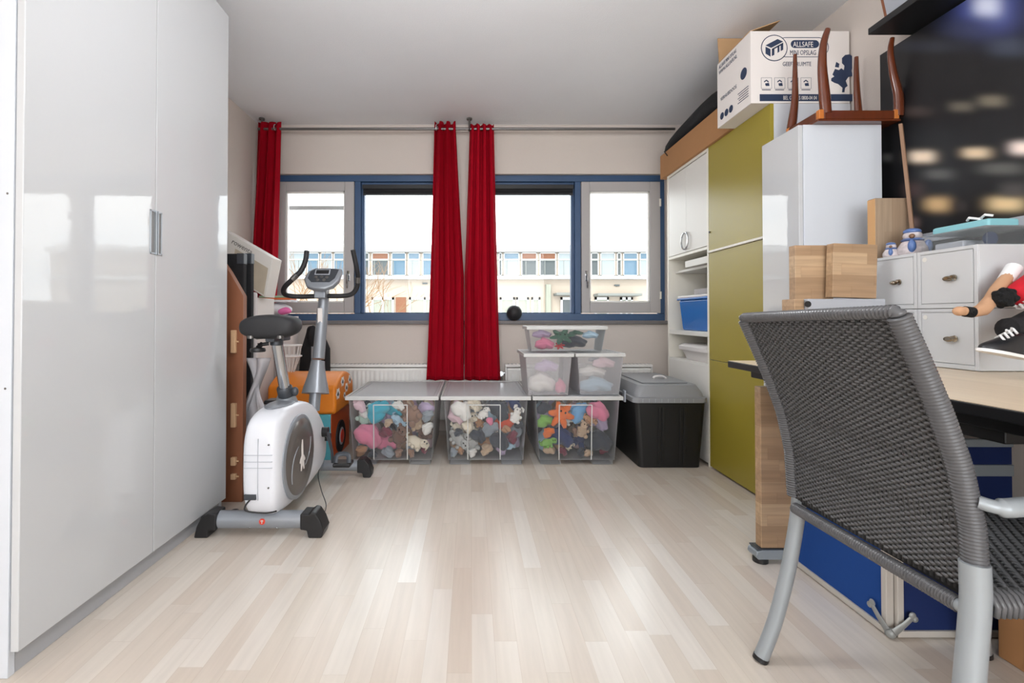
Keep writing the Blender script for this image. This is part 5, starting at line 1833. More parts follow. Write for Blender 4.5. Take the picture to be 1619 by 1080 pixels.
hs = P(868, 559, 2.98).z - ZLID - 0.001
small_box('small clear box at left on top of the right large box', (P(868, 600, 2.975).x, 2.975, ZLID + 0.0008), 0.312, 0.39, hs, R(0.5),
          [('cloth', 'white', 0.15, 0.02, 0.075, 'white cloth low in the left small clear box', (1, 1, 1)), ('cloth', 'pink', 0.95, 0.0, 0.055, 'pink cloth at lower right in the left small clear box', (0.8, 1, 1.4)), ('cloth', 'lilac', 0.5, 0.85, 0.08, 'pale lilac cloth high in the left small clear box', (1.2, 1, 0.8))])
small_box('small clear box holding pale blue cloths at right on top of the right large box', (P(950.5, 600, 2.985).x, 2.990, ZLID + 0.0008), 0.312, 0.39, hs, R(1.5),
          [('cloth', 'pale blue', 0.5, 0.0, 0.085, 'pale blue cloth at the bottom of the right small clear box', (1.35, 1, 0.8)), ('cloth', 'white', 0.3, 0.6, 0.065, 'white cloth in the middle of the right small clear box', (1.2, 1, 0.6)), ('cloth', 'pale pink', 0.85, 0.95, 0.055, 'pale pink cloth at upper right in the right small clear box', (1.1, 1, 0.7)), ('cloth', 'grey', 0.45, 0.95, 0.05, 'grey cloth near the lid of the right small clear box', (1.1, 1, 0.7))])
zs = ZLID + hs + 0.002
x0, x1 = P(832, 520, 3.12).x, P(960, 520, 3.12).x
small_box('long clear box lying across the two small boxes, topmost of the stack', ((x0 + x1) / 2, 3.10, zs), x1 - x0, 0.26, P(900, 516, 3.11).z - zs, 0,
          [('cloth', 'pink', 0.12, 0.1, 0.055, 'bright pink cloth at the left end of the topmost clear box', (1, 1, 0.8)), ('cloth', 'lilac', 0.08, 0.95, 0.05, 'pale lilac cloth at the upper left of the topmost clear box', (1.1, 1, 0.6)), ('star', 'dark green', 0.42, 0.8, 0.055, 'dark green octopus in the middle of the topmost clear box', (1.3, 1, 0.8)), ('star', 'red', 0.40, 0.1, 0.045, 'red octopus at the bottom of the topmost clear box', (1, 1, 0.7)), ('cloth', 'charcoal', 0.72, 0.3, 0.065, 'dark grey cloth right of centre in the topmost clear box', (1.2, 1, 0.75)), ('cloth', 'pale blue', 0.95, 0.9, 0.05, 'pale blue cloth at the upper right of the topmost clear box', (1.1, 1, 0.7)), ('cloth', 'dark green', 0.7, 0.95, 0.045, 'dark green cloth near the lid of the topmost clear box', (1.4, 1, 0.6))], 'clear')

# black trunk with grey lid
k = thing('storage_chest', 'black plastic chest with grey lid in front of the white cabinet', 'storage chest', (1.21, 3.27, 0))
M['trunk_black'] = mat('matt_black_plastic', (20, 20, 21), 0.5)
M['trunk_grey'] = mat('grey_plastic_lid', (140, 142, 146), 0.38)
yf, yb = 2.925, 3.60
zt_ = P(1060, 637, yf).z
f = MB()
b_ = (1.020, 1.392, yf + 0.02, yb - 0.03)
t_ = (0.988, 1.420, yf, yb)
loft(f, [(rrect(*b_, 0.03), 0.001), (rrect(*t_, 0.03), zt_)])
for i in (0, 1, 2, 3):     # raised ribs on the front
    pass
o = f.build('tub', 'trunk_black', k, 0.003)
f = MB()
for a in (0.30, 0.36, 0.66, 0.72):
    x = 1.03 + 0.36 * a
    f._add([Vector((x + dx, y, z)) for z, y0_ in ((0.02, yf + 0.017), (zt_ - 0.03, yf - 0.001)) for dx in (-0.008, 0.008) for y in (y0_ - 0.003, y0_ + 0.008)], [(0, 1, 3, 2), (4, 6, 7, 5), (0, 2, 6, 4), (1, 5, 7, 3), (0, 4, 5, 1), (2, 3, 7, 6)])
f.build('rib', 'trunk_black', k, 0.002)
zl_ = P(1060, 609, yf + 0.03).z
f = MB()
L0 = rrect(0.975, 1.428, yf - 0.014, yb + 0.012, 0.035)
loft(f, [(L0, zt_ + 0.0005), (L0, zt_ + 0.030), (rrect(0.99, 1.415, yf + 0.002, yb, 0.035), zt_ + 0.032), (rrect(0.995, 1.408, yf + 0.006, yb - 0.004, 0.04), zl_ - 0.045), (rrect(1.02, 1.385, yf + 0.03, yb - 0.02, 0.05), zl_), (rrect(1.05, 1.355, yf + 0.07, yb - 0.05, 0.05), zl_ + 0.002)])
lid = f.build('lid', 'trunk_grey', k, 0.002, smooth=40)
f = MB().box(1.06, 1.345, yf + 0.085, yb - 0.07, zl_ + 0.002, zl_ + 0.010)
f.build('lid_panel', 'trunk_grey', lid, 0.004)
f = MB().tube(arc([(1.20, 3.20, zl_ + 0.010), (1.215, 3.20, zl_ + 0.022), (1.26, 3.20, zl_ + 0.024), (1.285, 3.20, zl_ + 0.010)]), 0.012, 8, flat=0.6)
tag(f.build('handle', 'tub_white', lid), 'pale grip on the lid')
f = MB().box(0.967, 0.977, 3.06, 3.10, zt_ - 0.02, zl_ - 0.05)
tag(f.build('latch', 'case_grey', k, 0.002), 'pale latch on the left side')
f = MB()
for i in range(9):
    yy = yf + 0.03
    f.box(1.03 + 0.038 * i, 1.032 + 0.038 * i, yf - 0.0145, yf - 0.0135, zt_ + 0.004, zt_ + 0.026)
f.build('rim_groove', 'case_grey', lid)

# ================================================================== exercise bike
bk = thing('exercise_bike', 'white and grey exercise bike beside the wardrobe', 'exercise bike', (-0.866, 2.4, 0))
CX = -0.866
f = MB().cyl((-1.072, 2.055, 0.063), (-0.698, 2.055, 0.063), 0.036, n=24)
st = f.build('stabilizer', 'bike_grey', bk)
for s in (-1, 1):
    x0_ = -0.872 + s * (0.19 if s < 0 else 0.168)
    f = MB()
    pts = [(x0_ + s * (0.088 if s < 0 else 0.075), 0.0), (x0_ + s * 0.03, 0.0), (x0_ + s * 0.028, 0.030), (x0_ - s * 0.004, 0.032), (x0_ - s * 0.004, 0.100), (x0_ + s * 0.030, 0.103), (x0_ + s * 0.058, 0.088), (x0_ + s * 0.078, 0.045)]
    if s > 0:
        pts = [(x0_ + 0.084, 0.0), (x0_ + 0.028, 0.0), (x0_ + 0.022, 0.030), (x0_ - 0.006, 0.034), (x0_ - 0.006, 0.100), (x0_ + 0.030, 0.098), (x0_ + 0.040, 0.108), (x0_ + 0.058, 0.104), (x0_ + 0.080, 0.07), (x0_ + 0.094, 0.032)]
    f.prism(pts, 'y', 2.014, 2.098)
    tag(f.build('end_cap', 'black', st, 0.006, 3), 'black end foot')
f = MB().lathe([(0.0125, 0), (0.0125, 0.003)], frame_mat((-0.868, 2.0205, 0.067), (1, 0, 0), (0, 0, 1)), 24)
M['red_badge'] = mat('red_badge', (224, 70, 50), 0.4)
bd_ = f.build('badge', 'red_badge', st)
f = MB().box(-0.8695, -0.8665, 2.015, 2.018, 0.060, 0.074).box(-0.873, -0.863, 2.015, 2.018, 0.069, 0.073)
f.build('badge_mark', 'white_card', bd_)
for x in (-0.925, -0.812):
    MB().ell((x, 2.033, 0.036), 0.005, nu=8, nv=6).build('bolt', 'chrome', st)
f = MB().cyl((-1.02, 2.80, 0.06), (-0.64, 2.80, 0.06), 0.030, n=20)
st2 = f.build('stabilizer', 'bike_grey', bk)
for s in (-1, 1):
    x0_ = -0.83 + s * 0.185
    f = MB().prism([(x0_ + s * 0.072, 0), (x0_ + s * 0.03, 0), (x0_ + s * 0.025, 0.025), (x0_ - s * 0.005, 0.027), (x0_ - s * 0.005, 0.10), (x0_ + s * 0.035, 0.105), (x0_ + s * 0.06, 0.08), (x0_ + s * 0.078, 0.035)], 'y', 2.762, 2.838)
    tag(f.build('end_cap', 'black', st2, 0.006, 3), 'black end foot')
# frame spine that carries the shell
f = MB().tube([(CX, 2.05, 0.080), (CX, 2.12, 0.075), (CX, 2.6, 0.075), (CX, 2.80, 0.07)], 0.026, 12)
f.build('spine', 'bike_grey', bk)
# shell: cross-sections along y, rounded top and sides
f = MB()
side = [(1.978, .19, .40, .055), (1.985, .15, .435, .068), (2.0, .11, .475, .078), (2.03, .088, .505, .084), (2.10, .078, .525, .087), (2.22, .072, .530, .088), (2.36, .072, .515, .086), (2.48, .076, .480, .082), (2.58, .084, .42, .075), (2.68, .10, .335, .065), (2.74, .12, .27, .052), (2.765, .15, .22, .038)]
rings = []
for y, z0, z1, hw in side:
    hw *= 0.95
    rg = []
    zc_, hh = (z0 + z1) / 2, (z1 - z0) / 2
    for i in range(32):
        an = 2 * pi * i / 32
        c, s = cos(an), sin(an)
        ee = 0.36
        x = hw * math.copysign(abs(c) ** ee, c)
        z = hh * math.copysign(abs(s) ** 0.62, s)
        rg.append(f.bm.verts.new((CX + x, y, zc_ + z)))
    rings.append(rg)
for a, b_ in zip(rings, rings[1:]):
    for j in range(32):
        f.bm.faces.new((a[j], a[(j + 1) % 32], b_[(j + 1) % 32], b_[j]))
f.bm.faces.new(rings[0][::-1])
f.bm.faces.new(rings[-1])
shell = f.build('shell', 'bike_white', bk, smooth=60, subd=1)
f = MB()
f.box(CX - 0.003, CX - 0.002, 1.9755, 1.981, 0.17, 0.42)
for z in (0.30, 0.325, 0.352):
    f.box(CX - 0.06, CX + 0.055, 1.9765, 1.982, z, z + 0.0018)
f.build('panel_groove', 'case_grey', shell)
tag(bx('warning_sticker', 'dark_metal', shell, CX - 0.058, CX - 0.010, 1.9745, 1.984, 0.172, 0.194, 0.001), 'dark sticker with socket')
for x, z in ((CX + 0.040, 0.395), (CX + 0.04, 0.22)):
    MB().cyl((x, 1.992, z), (x, 1.9775, z), 0.004, n=8).build('screw', 'steel', shell)
tag(MB().ell((CX, 2.20, 0.522), (0.055, 0.12, 0.012)).build('top_inlay', 'bike_grey', shell), 'silver grey top inlay')
# round dark side cover
M['smoke'] = mat('smoky_cover', (92, 86, 82), 0.3, coat=0.3)
T = Matrix.Translation((CX + 0.080, 2.208, 0.285)) @ Matrix.Rotation(R(-1), 4, 'Z') @ Matrix.Rotation(R(90), 4, 'Y') @ Matrix.Diagonal((0.186, 0.186, 1, 1))
f = MB().lathe([(1.0, -0.004), (1.0, 0.006), (0.93, 0.012), (0.9, 0.010)], T, 40)
ring_ = f.build('side_ring', 'bike_grey', bk, smooth=50)
f = MB().lathe([(0.92, 0.006), (0.90, 0.012), (0.6, 0.0155), (0.3, 0.017), (0.02, 0.0175)], T, 40)
disc = f.build('side_cover', 'smoke', bk, smooth=70)
for a0, a1, rr_ in ((200, 290, 0.62), (20, 95, 0.62)):
    MB().tube([T @ Vector((rr_ * cos(R(a)) + (0.3 if a0 > 100 else -0.3), rr_ * sin(R(a)), 0.0155)) for a in range(a0, a1, 8)], 0.0028, 6).build('printed_arc', 'bike_grey', disc)
f = MB()
for ang, l_ in ((92, 0.40), (215, 0.24), (330, 0.24), (255, 0.36), (292, 0.36)):
    e = Vector((-l_ * sin(R(ang)), 0.0, 0.019)) if False else Vector((-l_ * sin(R(ang)), -l_ * cos(R(ang)) * 0.8 * -1, 0.019))
    f.tube([T @ Vector((0, 0, 0.0190)), T @ (e * 0.6 + Vector((0, 0, 0.0072))), T @ e], [0.012, 0.011, 0.006], 8, flat=0.25, up=(1, 0, 0))
tag(f.build('emblem', 'white_card', disc), 'white running figure emblem')
# crank and pedals
f = MB().cyl((CX + 0.06, 2.60, 0.30), (CX + 0.100, 2.60, 0.30), 0.026)
f.build('crank_hub', 'black', bk)
f = MB().tube([(CX + 0.095, 2.60, 0.30), (CX + 0.118, 2.605, 0.20), (CX + 0.122, 2.61, 0.135)], [0.015, 0.012, 0.014], 10, flat=0.6)
crank = f.build('crank', 'dark_metal', bk)
f = MB().box(CX + 0.132, CX + 0.225, 2.565, 2.655, 0.118, 0.140)
pd = f.build('pedal', 'black', crank, 0.008, 3)
f = MB().tube(arc([(CX + 0.145, 2.58, 0.14), (CX + 0.15, 2.60, 0.178), (CX + 0.205, 2.60, 0.178), (CX + 0.215, 2.58, 0.14)]), 0.012, 8, flat=0.3)
f.build('pedal_strap', 'dark_metal', crank)
f = MB().tube([(CX - 0.095, 2.60, 0.30), (CX - 0.118, 2.60, 0.40), (CX - 0.122, 2.59, 0.465)], [0.015, 0.012, 0.014], 10, flat=0.6)
crank2 = f.build('crank', 'dark_metal', bk)
MB().box(CX - 0.225, CX - 0.132, 2.545, 2.635, 0.455, 0.477).build('pedal', 'black', crank2, 0.008, 3)
# seat post
pb, pt = Vector((CX, 2.285, 0.500)), Vector((CX, 2.155, 0.815))
ax = (pt - pb).normalized()
T = frame_mat(pb, Vector((1, 0, 0)), ax.cross(Vector((1, 0, 0))))
f = MB().lathe([(0.052, -0.005), (0.049, 0.012), (0.042, 0.045), (0.038, 0.055)], T, 24)
f.build('post_socket', 'bike_grey', bk, smooth=50)
f = MB().lathe([(0.034, 0.055), (0.035, 0.095), (0.032, 0.100)], T, 24)
f.ell(T @ Vector((0.045, 0.0, 0.075)), (0.018, 0.016, 0.022))
tag(f.build('post_collar', 'dark_metal', bk, smooth=50), 'dark collar with tension knob')
f = MB().lathe([(0.0245, 0.09), (0.0245, 0.335)], T, 24)
tag(f.build('seat_post', 'chrome', bk), 'chrome seat post')
f = MB().box(CX - 0.02, CX + 0.02, 2.08, 2.27, 0.808, 0.842).cyl((CX, 2.155, 0.79), (CX, 2.155, 0.83), 0.028)
f.build('seat_slide', 'dark_metal', bk, 0.005)
f = MB().cyl((CX - 0.02, 2.12, 0.80), (CX - 0.06, 2.10, 0.795), 0.008).lathe([(0.030, -0.006), (0.033, 0.0), (0.030, 0.010), (0.012, 0.014)], Matrix.Translation((CX - 0.055, 2.09, 0.772)), 20).cyl((CX - 0.055, 2.09, 0.784), (CX - 0.045, 2.11, 0.80), 0.01)
f.build('adjusting_knob', 'black', bk, smooth=50)
# saddle: loft, wide at the rear (towards the viewer), narrow nose
f = MB()
sec = [(y + 0.045, hw * 1.0, z0 - 0.024 * (1 if y < 2.1 else 0), z1 - 0.006) for y, hw, z0, z1 in ((1.978, 0.06, 0.872, 0.918), (1.985, 0.105, 0.852, 0.927), (2.01, 0.126, 0.846, 0.932), (2.06, 0.130, 0.846, 0.934), (2.11, 0.118, 0.850, 0.934), (2.16, 0.085, 0.856, 0.930), (2.21, 0.050, 0.862, 0.926), (2.245, 0.034, 0.870, 0.922), (2.258, 0.02, 0.88, 0.915))]
rings = []
for y, hw, z0, z1 in sec:
    rg = []
    for i in range(28):
        an = 2 * pi * i / 28
        c, s = cos(an), sin(an)
        x = hw * math.copysign(abs(c) ** 0.92, c)
        zz = z1 - 0.030 * (abs(c) ** 2.2) * (hw / 0.13) if s > 0 else z0 + 0.020 * (1 - abs(s))
        z = (z1 + z0) / 2 - 0.002
        if s >= 0:
            z = z + (z1 - z) * (s ** 0.75)
        else:
            z = z - (z - z0) * (abs(s) ** 0.7)
        rg.append(f.bm.verts.new((CX + x, y, z)))
    rings.append(rg)
for a, b_ in zip(rings, rings[1:]):
    for j in range(28):
        f.bm.faces.new((a[j], a[(j + 1) % 28], b_[(j + 1) % 28], b_[j]))
f.bm.faces.new(rings[0][::-1])
f.bm.faces.new(rings[-1])
sad = f.build('saddle', 'black_soft', bk, smooth=60, subd=1)
for s in (-1, 1):
    f = MB()
    f.tube([(CX + 0.065 * s, 2.05, 0.838), (CX + 0.055 * s, 2.08, 0.826), (CX + 0.025 * s, 2.16, 0.828), (CX + 0.018 * s, 2.26, 0.842)], 0.006, 8)
    f.lathe([(0.014, 0), (0.014, 0.012), (0.008, 0.014)], Matrix.Translation((CX + 0.062 * s, 2.04, 0.826)), 12)
    f.build('saddle_rail', 'steel', sad)
# handlebar post
pb, pt = Vector((CX, 2.668, 0.40)), Vector((CX + 0.008, 2.815, 1.02))
f = MB().tube([pb, pb.lerp(pt, 0.36)], 0.031, 20)
f.build('lower_post', 'bike_grey', bk)
ax = (pt - pb).normalized()
T = frame_mat(pb.lerp(pt, 0.21), Vector((1, 0, 0)), ax.cross(Vector((1, 0, 0))))
f = MB().lathe([(0.074, -0.04), (0.067, -0.005), (0.052, 0.05), (0.042, 0.10), (0.0375, 0.14)], T, 28)
f.build('post_shroud', 'bike_grey', bk, smooth=60)
f = MB().tube([pb.lerp(pt, 0.45), pt, pt + Vector((0.001, 0.0, 0.075))], [0.034, 0.030, 0.030], 20)
hp = f.build('handlebar_post', 'bike_grey', bk, smooth=50)
a = pb.lerp(pt, 0.80)
tag(MB().box(a.x - 0.014, a.x + 0.012, a.y - 0.0335, a.y - 0.030, a.z - 0.07, a.z + 0.07, None).build('sticker', 'white_card', hp, 0.001), 'pale vertical sticker')
bar = [(485, 397, 2.62), (483, 412, 2.61), (476, 428, 2.60), (463, 441, 2.60), (451, 453, 2.62), (448, 461, 2.66), (454, 467, 2.70), (475, 469, 2.74), (509, 468, 2.775), (540, 468, 2.79), (556, 465, 2.79), (564, 455, 2.78), (566, 440, 2.76), (564, 424, 2.73), (558, 395, 2.70)]
pp = arc([P(*q_) for q_ in bar], 5)
o = MB().tube(pp, 0.0135, 14).build('handlebar', 'black_soft', bk, smooth=60)
for q_ in ((470, 434.5, 2.60, 462, 441.5, 2.60), (565.5, 447, 2.77, 565.5, 438, 2.757)):
    tag(MB().tube([P(*q_[:3]), P(*q_[3:])], 0.0155, 14).build('pulse_sensor', 'steel', o), 'metal pulse sensor')
f = MB().box(pt.x - 0.034, pt.x + 0.034, 2.735, 2.80, P(509, 472, 2.77).z, P(509, 458, 2.77).z)
f.build('clamp', 'bike_grey', bk, 0.008, 3)
# console
cc = P(508, 440, 2.70)
T = Matrix.Translation(cc) @ Matrix.Rotation(R(2), 4, 'Z') @ Matrix.Rotation(R(52), 4, 'X')
shape = [(-0.098, 0.0), (-0.075, -0.052), (-0.03, -0.072), (0.03, -0.072), (0.072, -0.052), (0.098, -0.008), (0.108, 0.075), (0.06, 0.083), (-0.045, 0.083), (-0.085, 0.06)]
con = MB().prism(shape, 'z', -0.035, 0.0, T).build('console', 'bike_grey', bk, 0.012, 3)
f = MB().prism([(-0.075, 0.0), (-0.05, -0.03), (0.05, -0.03), (0.075, 0.0), (0.088, 0.066), (0.05, 0.072), (-0.045, 0.072), (-0.07, 0.05)], 'z', 0.0, 0.0012, T)
f.build('console_face', 'dark_metal', con, 0.0005)
MB().box(-0.042, 0.042, 0.025, 0.066, 0.0012, 0.0028, T).build('display_surround', 'case_grey', con, 0.0006)
MB().box(-0.036, 0.036, 0.031, 0.061, 0.0028, 0.0036, T).build('display', 'black', con, 0.0004)
f = MB()
for x, y in ((-0.03, 0.006), (0, 0.010), (0.03, 0.006), (-0.018, -0.014), (0.018, -0.014)):
    f.lathe([(0.010, 0.001), (0.009, 0.004), (0.006, 0.005)], T @ Matrix.Translation((x, y, 0)), 12)
f.build('button', 'steel', con)
# cables
f = MB().tube(arc([(CX - 0.03, 1.982, 0.178), (CX - 0.05, 1.972, 0.150), (CX - 0.045, 1.975, 0.128), (CX + 0.02, 1.995, 0.112), (CX + 0.06, 2.015, 0.112)]), 0.0035, 6)
tag(f.build('power_plug_lead', 'black', bk), 'thin black lead at the back')
cb = [(505, 715, 2.70), (506, 735, 2.66), (503, 752, 2.60), (508, 775, 2.45), (515, 795, 2.33), (515, 805, 2.25), (512, 812, 2.18)]
f = MB().tube(arc([P(*q_) for q_ in cb]), 0.0022, 6)
f.build('sensor_cable', 'black', bk)
f = MB().box(CX + 0.06, CX + 0.085, 2.665, 2.71, 0.235, 0.268).tube([P(497, 698, 2.70), P(507, 697, 2.70), P(514, 712, 2.73)], 0.005, 6)
f.build('cable_clip', 'black', bk)
o = MB().tube(arc([(-1.135, 2.15, 0.012), (-1.10, 2.17, 0.035), (-1.06, 2.19, 0.045), (-1.035, 2.16, 0.04), (-1.04, 2.14, 0.012)]), 0.008, 8).tube(arc([(-1.04, 2.15, 0.012), (-0.98, 2.17, 0.005), (-0.97, 2.22, 0.004), (-0.98, 2.3, 0.004)]), 0.003, 6)
tag(o.build('power_adapter', 'black', None), 'black adapter lead on the floor between wardrobe and bike foot', 'cable')

# ================================================================== left pile between wardrobe and window
o = thing('wooden_board', 'brown wooden board with light hinge blocks standing beyond the wardrobe', 'wooden board', (-1.35, 2.42, 0))
xr = P(384, 600, 2.405).x
MB().prism([(-1.69, 0.0), (xr, 0.0), (xr, P(383, 468, 2.405).z), (P(363, 430, 2.405).x, P(363, 430, 2.405).z), (-1.34, 1.34), (-1.69, 1.34)], 'y', 2.405, 2.445).build('panel', 'brown_board', o, 0.003)
for v0, v1 in ((522, 558), (637, 675), (722, 735), (748, 757)):
    a, b_ = P(367, v1, 2.404), P(375, v0, 2.404)
    h = bx('hinge_block', 'hinge', o, a.x, b_.x, 2.385, 2.4048, a.z, b_.z, 0.003)
    MB().cyl((b_.x, 2.395, (a.z + b_.z) / 2), (b_.x + 0.012, 2.395, (a.z + b_.z) / 2), 0.004).build('pin', 'hinge', h)
for lb, u, v, y in (('front black folding board standing behind the brown wooden board', 384.5, 401, 2.55), ('narrow black folding board right behind the front black one', 396.5, 401, 2.63)):
    k = thing('folding_board', lb, 'board', (-1.45, y, 0), 'black folding boards')
    x1_ = P(u, 600, y).x
    zt_ = P(u, v, y).z
    bx('panel', 'black_fab', k, -1.68, x1_, y, y + 0.035, 0, zt_, 0.006)
    tag(bx('grey_cap', 'dark_metal', k, x1_ - 0.038, x1_ + 0.001, y - 0.002, y + 0.036, zt_ - 0.055, zt_ + 0.002, 0.003), 'dark grey cap at the upper corner')
# picture carton
M['carton_white'] = mat('glossy_carton', (226, 222, 216), 0.5)
M['carton_pic'] = mat('printed_picture', (196, 184, 164), 0.55, var=0.3, vscale=7)
k = thing('appliance_carton', 'white printed carton lying askew on top of the pile by the left curtain', 'carton', (-1.35, 2.9, 0.9))
YC = 3.055
o = MB().box(-1.70, -1.352, 3.06, 3.32, 0.0005, P(419, 470, YC).z - 0.002).build('tall_carton', 'white_card', None, 0.003)
tag(o, 'tall white carton in the corner that carries the askew printed carton', 'carton')
q4 = [(P(u, v, YC).x, P(u, v, YC).z) for u, v in ((352, 362), (431, 408), (419, 470), (342, 424))]
MB().prism(q4, 'y', YC, YC + 0.15).build('carton', 'carton_white', k, 0.003)
a = Vector((q4[0][0], YC - 0.001, q4[0][1]))
b_ = Vector((q4[1][0], YC - 0.001, q4[1][1]))
d_ = (b_ - a).normalized()
dn = Vector((-d_.z * -1, 0, -d_.x)).normalized()
dn = Vector((d_.z, 0, -d_.x))
text('printed_name', 'rowenta', 0.046, frame_mat(a + d_ * 0.09 + dn * 0.05, d_, -dn), 'steel', k, 0.0004, width=0.95)
qp = [(P(u, v, YC).x, P(u, v, YC).z) for u, v in ((372, 393), (424, 424), (417, 466), (366, 436))]
tag(MB().prism(qp, 'y', YC - 0.0012, YC - 0.0002).build('printed_picture', 'carton_pic', k), 'faded beige product picture')
# tall white carton under the pile, with coloured pile on top
M['bag_paper'] = mat('white_paper_bag', (222, 214, 212), 0.7, bump=0.2, bscale=15)
YG, YH = 3.53, 3.655
k = thing('paper_bag', 'tall white paper bag with a dark label behind the saddle', 'paper bag', (-1.42, 3.6, 0))
xa, xb = P(408, 600, YG).x, P(463, 600, YG).x
zb_ = P(440, 500, YG).z
f = MB()
loft(f, [(rrect(xa, xb, YG, YH, 0.02), 0.0), (rrect(xa, xb, YG, YH, 0.02), 0.5), (rrect(xa - 0.004, xb + 0.003, YG + 0.005, YH - 0.005, 0.02), zb_)])
f.build('bag', 'bag_paper', k, smooth=40)
M['maroon'] = mat('maroon_print', (112, 24, 46), 0.6)
for u0, u1, m_, lb in ((413, 427, 'dark_metal', 'dark grey half of the label'), (427, 439, 'maroon', 'maroon half of the label')):
    a, b_ = P(u0, 562, YG), P(u1, 548, YG)
    tag(bx('label', m_, k, a.x, b_.x, YG - 0.0025, YG - 0.0003, a.z, b_.z, 0), lb)
a, b_ = P(419, 589, YG), P(430, 573, YG)
cx_ = (a.x + b_.x) / 2
f = MB().ell((cx_, YG - 0.0015, a.z + 0.026), (0.022, 0.0015, 0.026)).ell((cx_, YG - 0.0015, b_.z - 0.014), (0.016, 0.0015, 0.015))
for s in (-1, 1):
    f.ell((cx_ + 0.013 * s, YG - 0.0015, b_.z - 0.002), (0.006, 0.0015, 0.006))
tag(f.build('printed_emblem', 'hinge', k), 'small tan printed emblem')
M['bag_thin'] = mat('thin_white_plastic', (232, 230, 234), 0.45, bump=0.4, bscale=12)
M['bag_pink'] = mat('pink_plastic', (222, 108, 168), 0.5, bump=0.3, bscale=14)
M['paper_g'] = mat('green_paper', (168, 190, 160), 0.6)
M['paper_o'] = mat('orange_paper', (222, 112, 62), 0.6)
zq = zb_ + 0.0005
T = Matrix.Translation(((xa + xb) / 2 - 0.02, (YG + YH) / 2, zq + 0.050))
f = MB().ell((0, 0, 0), (0.118, 0.060, 0.044), nu=24, nv=14)
for v in f.bm.verts:
    v.co += v.co.normalized() * (0.006 * sin(40 * v.co.x + 30 * v.co.z) + 0.004 * sin(90 * v.co.y))
    v.co = T @ v.co
tag(f.build('plastic_bag', 'bag_thin', None), 'crumpled white plastic bag on the pile behind the saddle', 'plastic bag')
p_ = P(450, 492, YG - 0.02)
f = MB().ell(p_, (0.050, 0.022, 0.026), nu=18, nv=10)
for v in f.bm.verts:
    v.co.z += 0.004 * sin(60 * v.co.x)
tag(f.build('plastic_bag', 'bag_pink', None), 'bright pink plastic pouch beside the white plastic bag', 'plastic bag')
zq += 0.103
for i, (m_, dz, lb, w_) in enumerate((('bag_thin', 0.016, 'white magazine, lowest of the three on the white plastic bag', 0.0), ('paper_o', 0.014, 'orange magazine between white and green ones', 0.012), ('paper_g', 0.014, 'pale green magazine, topmost of the pile behind the saddle', 0.006))):
    o = MB().box(xa - 0.005 + w_, xb - 0.01 - w_, YG, YH - 0.005, zq + 0.0006, zq + dz).build('magazine', m_, None, 0.002)
    o.rotation_euler = (0, 0, R(2 * i - 2))
    zq += dz + 0.001
    tag(o, lb, 'magazine', None)
# thin sheets of wood and white board behind the black panels
o = MB().box(-1.66, P(405, 560, 2.74).x, 2.74, 2.765, 0, P(403, 462, 2.74).z).build('foam_board', 'bag_paper', None, 0.012)
tag(o, 'white board with rounded corner standing behind the black boards', 'board')
o = MB().box(-1.66, P(408, 560, 2.85).x, 2.80, 2.82, 0, P(408, 505, 2.85).z).build('wood_strip', 'oak_tan', None, 0.002)
tag(o, 'tan wooden sheet standing between the white board and the paper bag', 'board')
# clear plastic sheet draped over the side
M['film'] = clear_mat('cloudy_film', (214, 212, 216), 0.55, 0.25)


def drape(a, b_):
    u = 388 + 36 * a + 10 * sin(6 * b_ + 3 * a)
    v = 566 + 150 * b_
    y = 2.515 + 0.018 * sin(9 * a + 5 * b_) + 0.014 * sin(21 * a) * (0.4 + b_)
    if b_ > 0.5:
        u -= 22 * (b_ - 0.5) * a
    return P(u + 6 * sin(11 * a + 2 * b_), v, y - 0.02)


o = MB().grid(36, 30, drape).build('plastic_film', 'film', None, smooth=180, solid=0.0015)
tag(o, 'cloudy clear plastic film hanging between the black board and the bike', 'plastic film')
# white wire basket bits next to the seat post
k = thing('wire_basket', 'small white wire basket on the orange bin behind the seat post', 'basket', P(460, 545, 3.2))
f = MB()
for i, v in enumerate((546, 563)):
    c = P(458, v, 3.2)
    f.tube([c + Vector((0.075 * cos(2 * pi * j / 20), 0.06 * sin(2 * pi * j / 20), 0)) for j in range(20)], 0.006, 6, closed=True)
f.build('rim', 'tub_white', k)
f = MB()
c0 = P(458, 546, 3.2)
zdome = P(520, 612, 3.05).z + 0.105 * sin(pi * (0.10 + 0.78 / 3)) - 0.105 * sin(pi * 0.10) + 0.012
for j in range(14):
    an = 2 * pi * j / 14
    f.tube([c0 + Vector((0.075 * cos(an), 0.06 * sin(an), 0)), c0 + Vector((0.06 * cos(an), 0.05 * sin(an), -0.09)), c0 + Vector((0.03 * cos(an), 0.025 * sin(an), zdome - c0.z + 0.004))], 0.003, 5)
f.build('wires', 'tub_white', k)
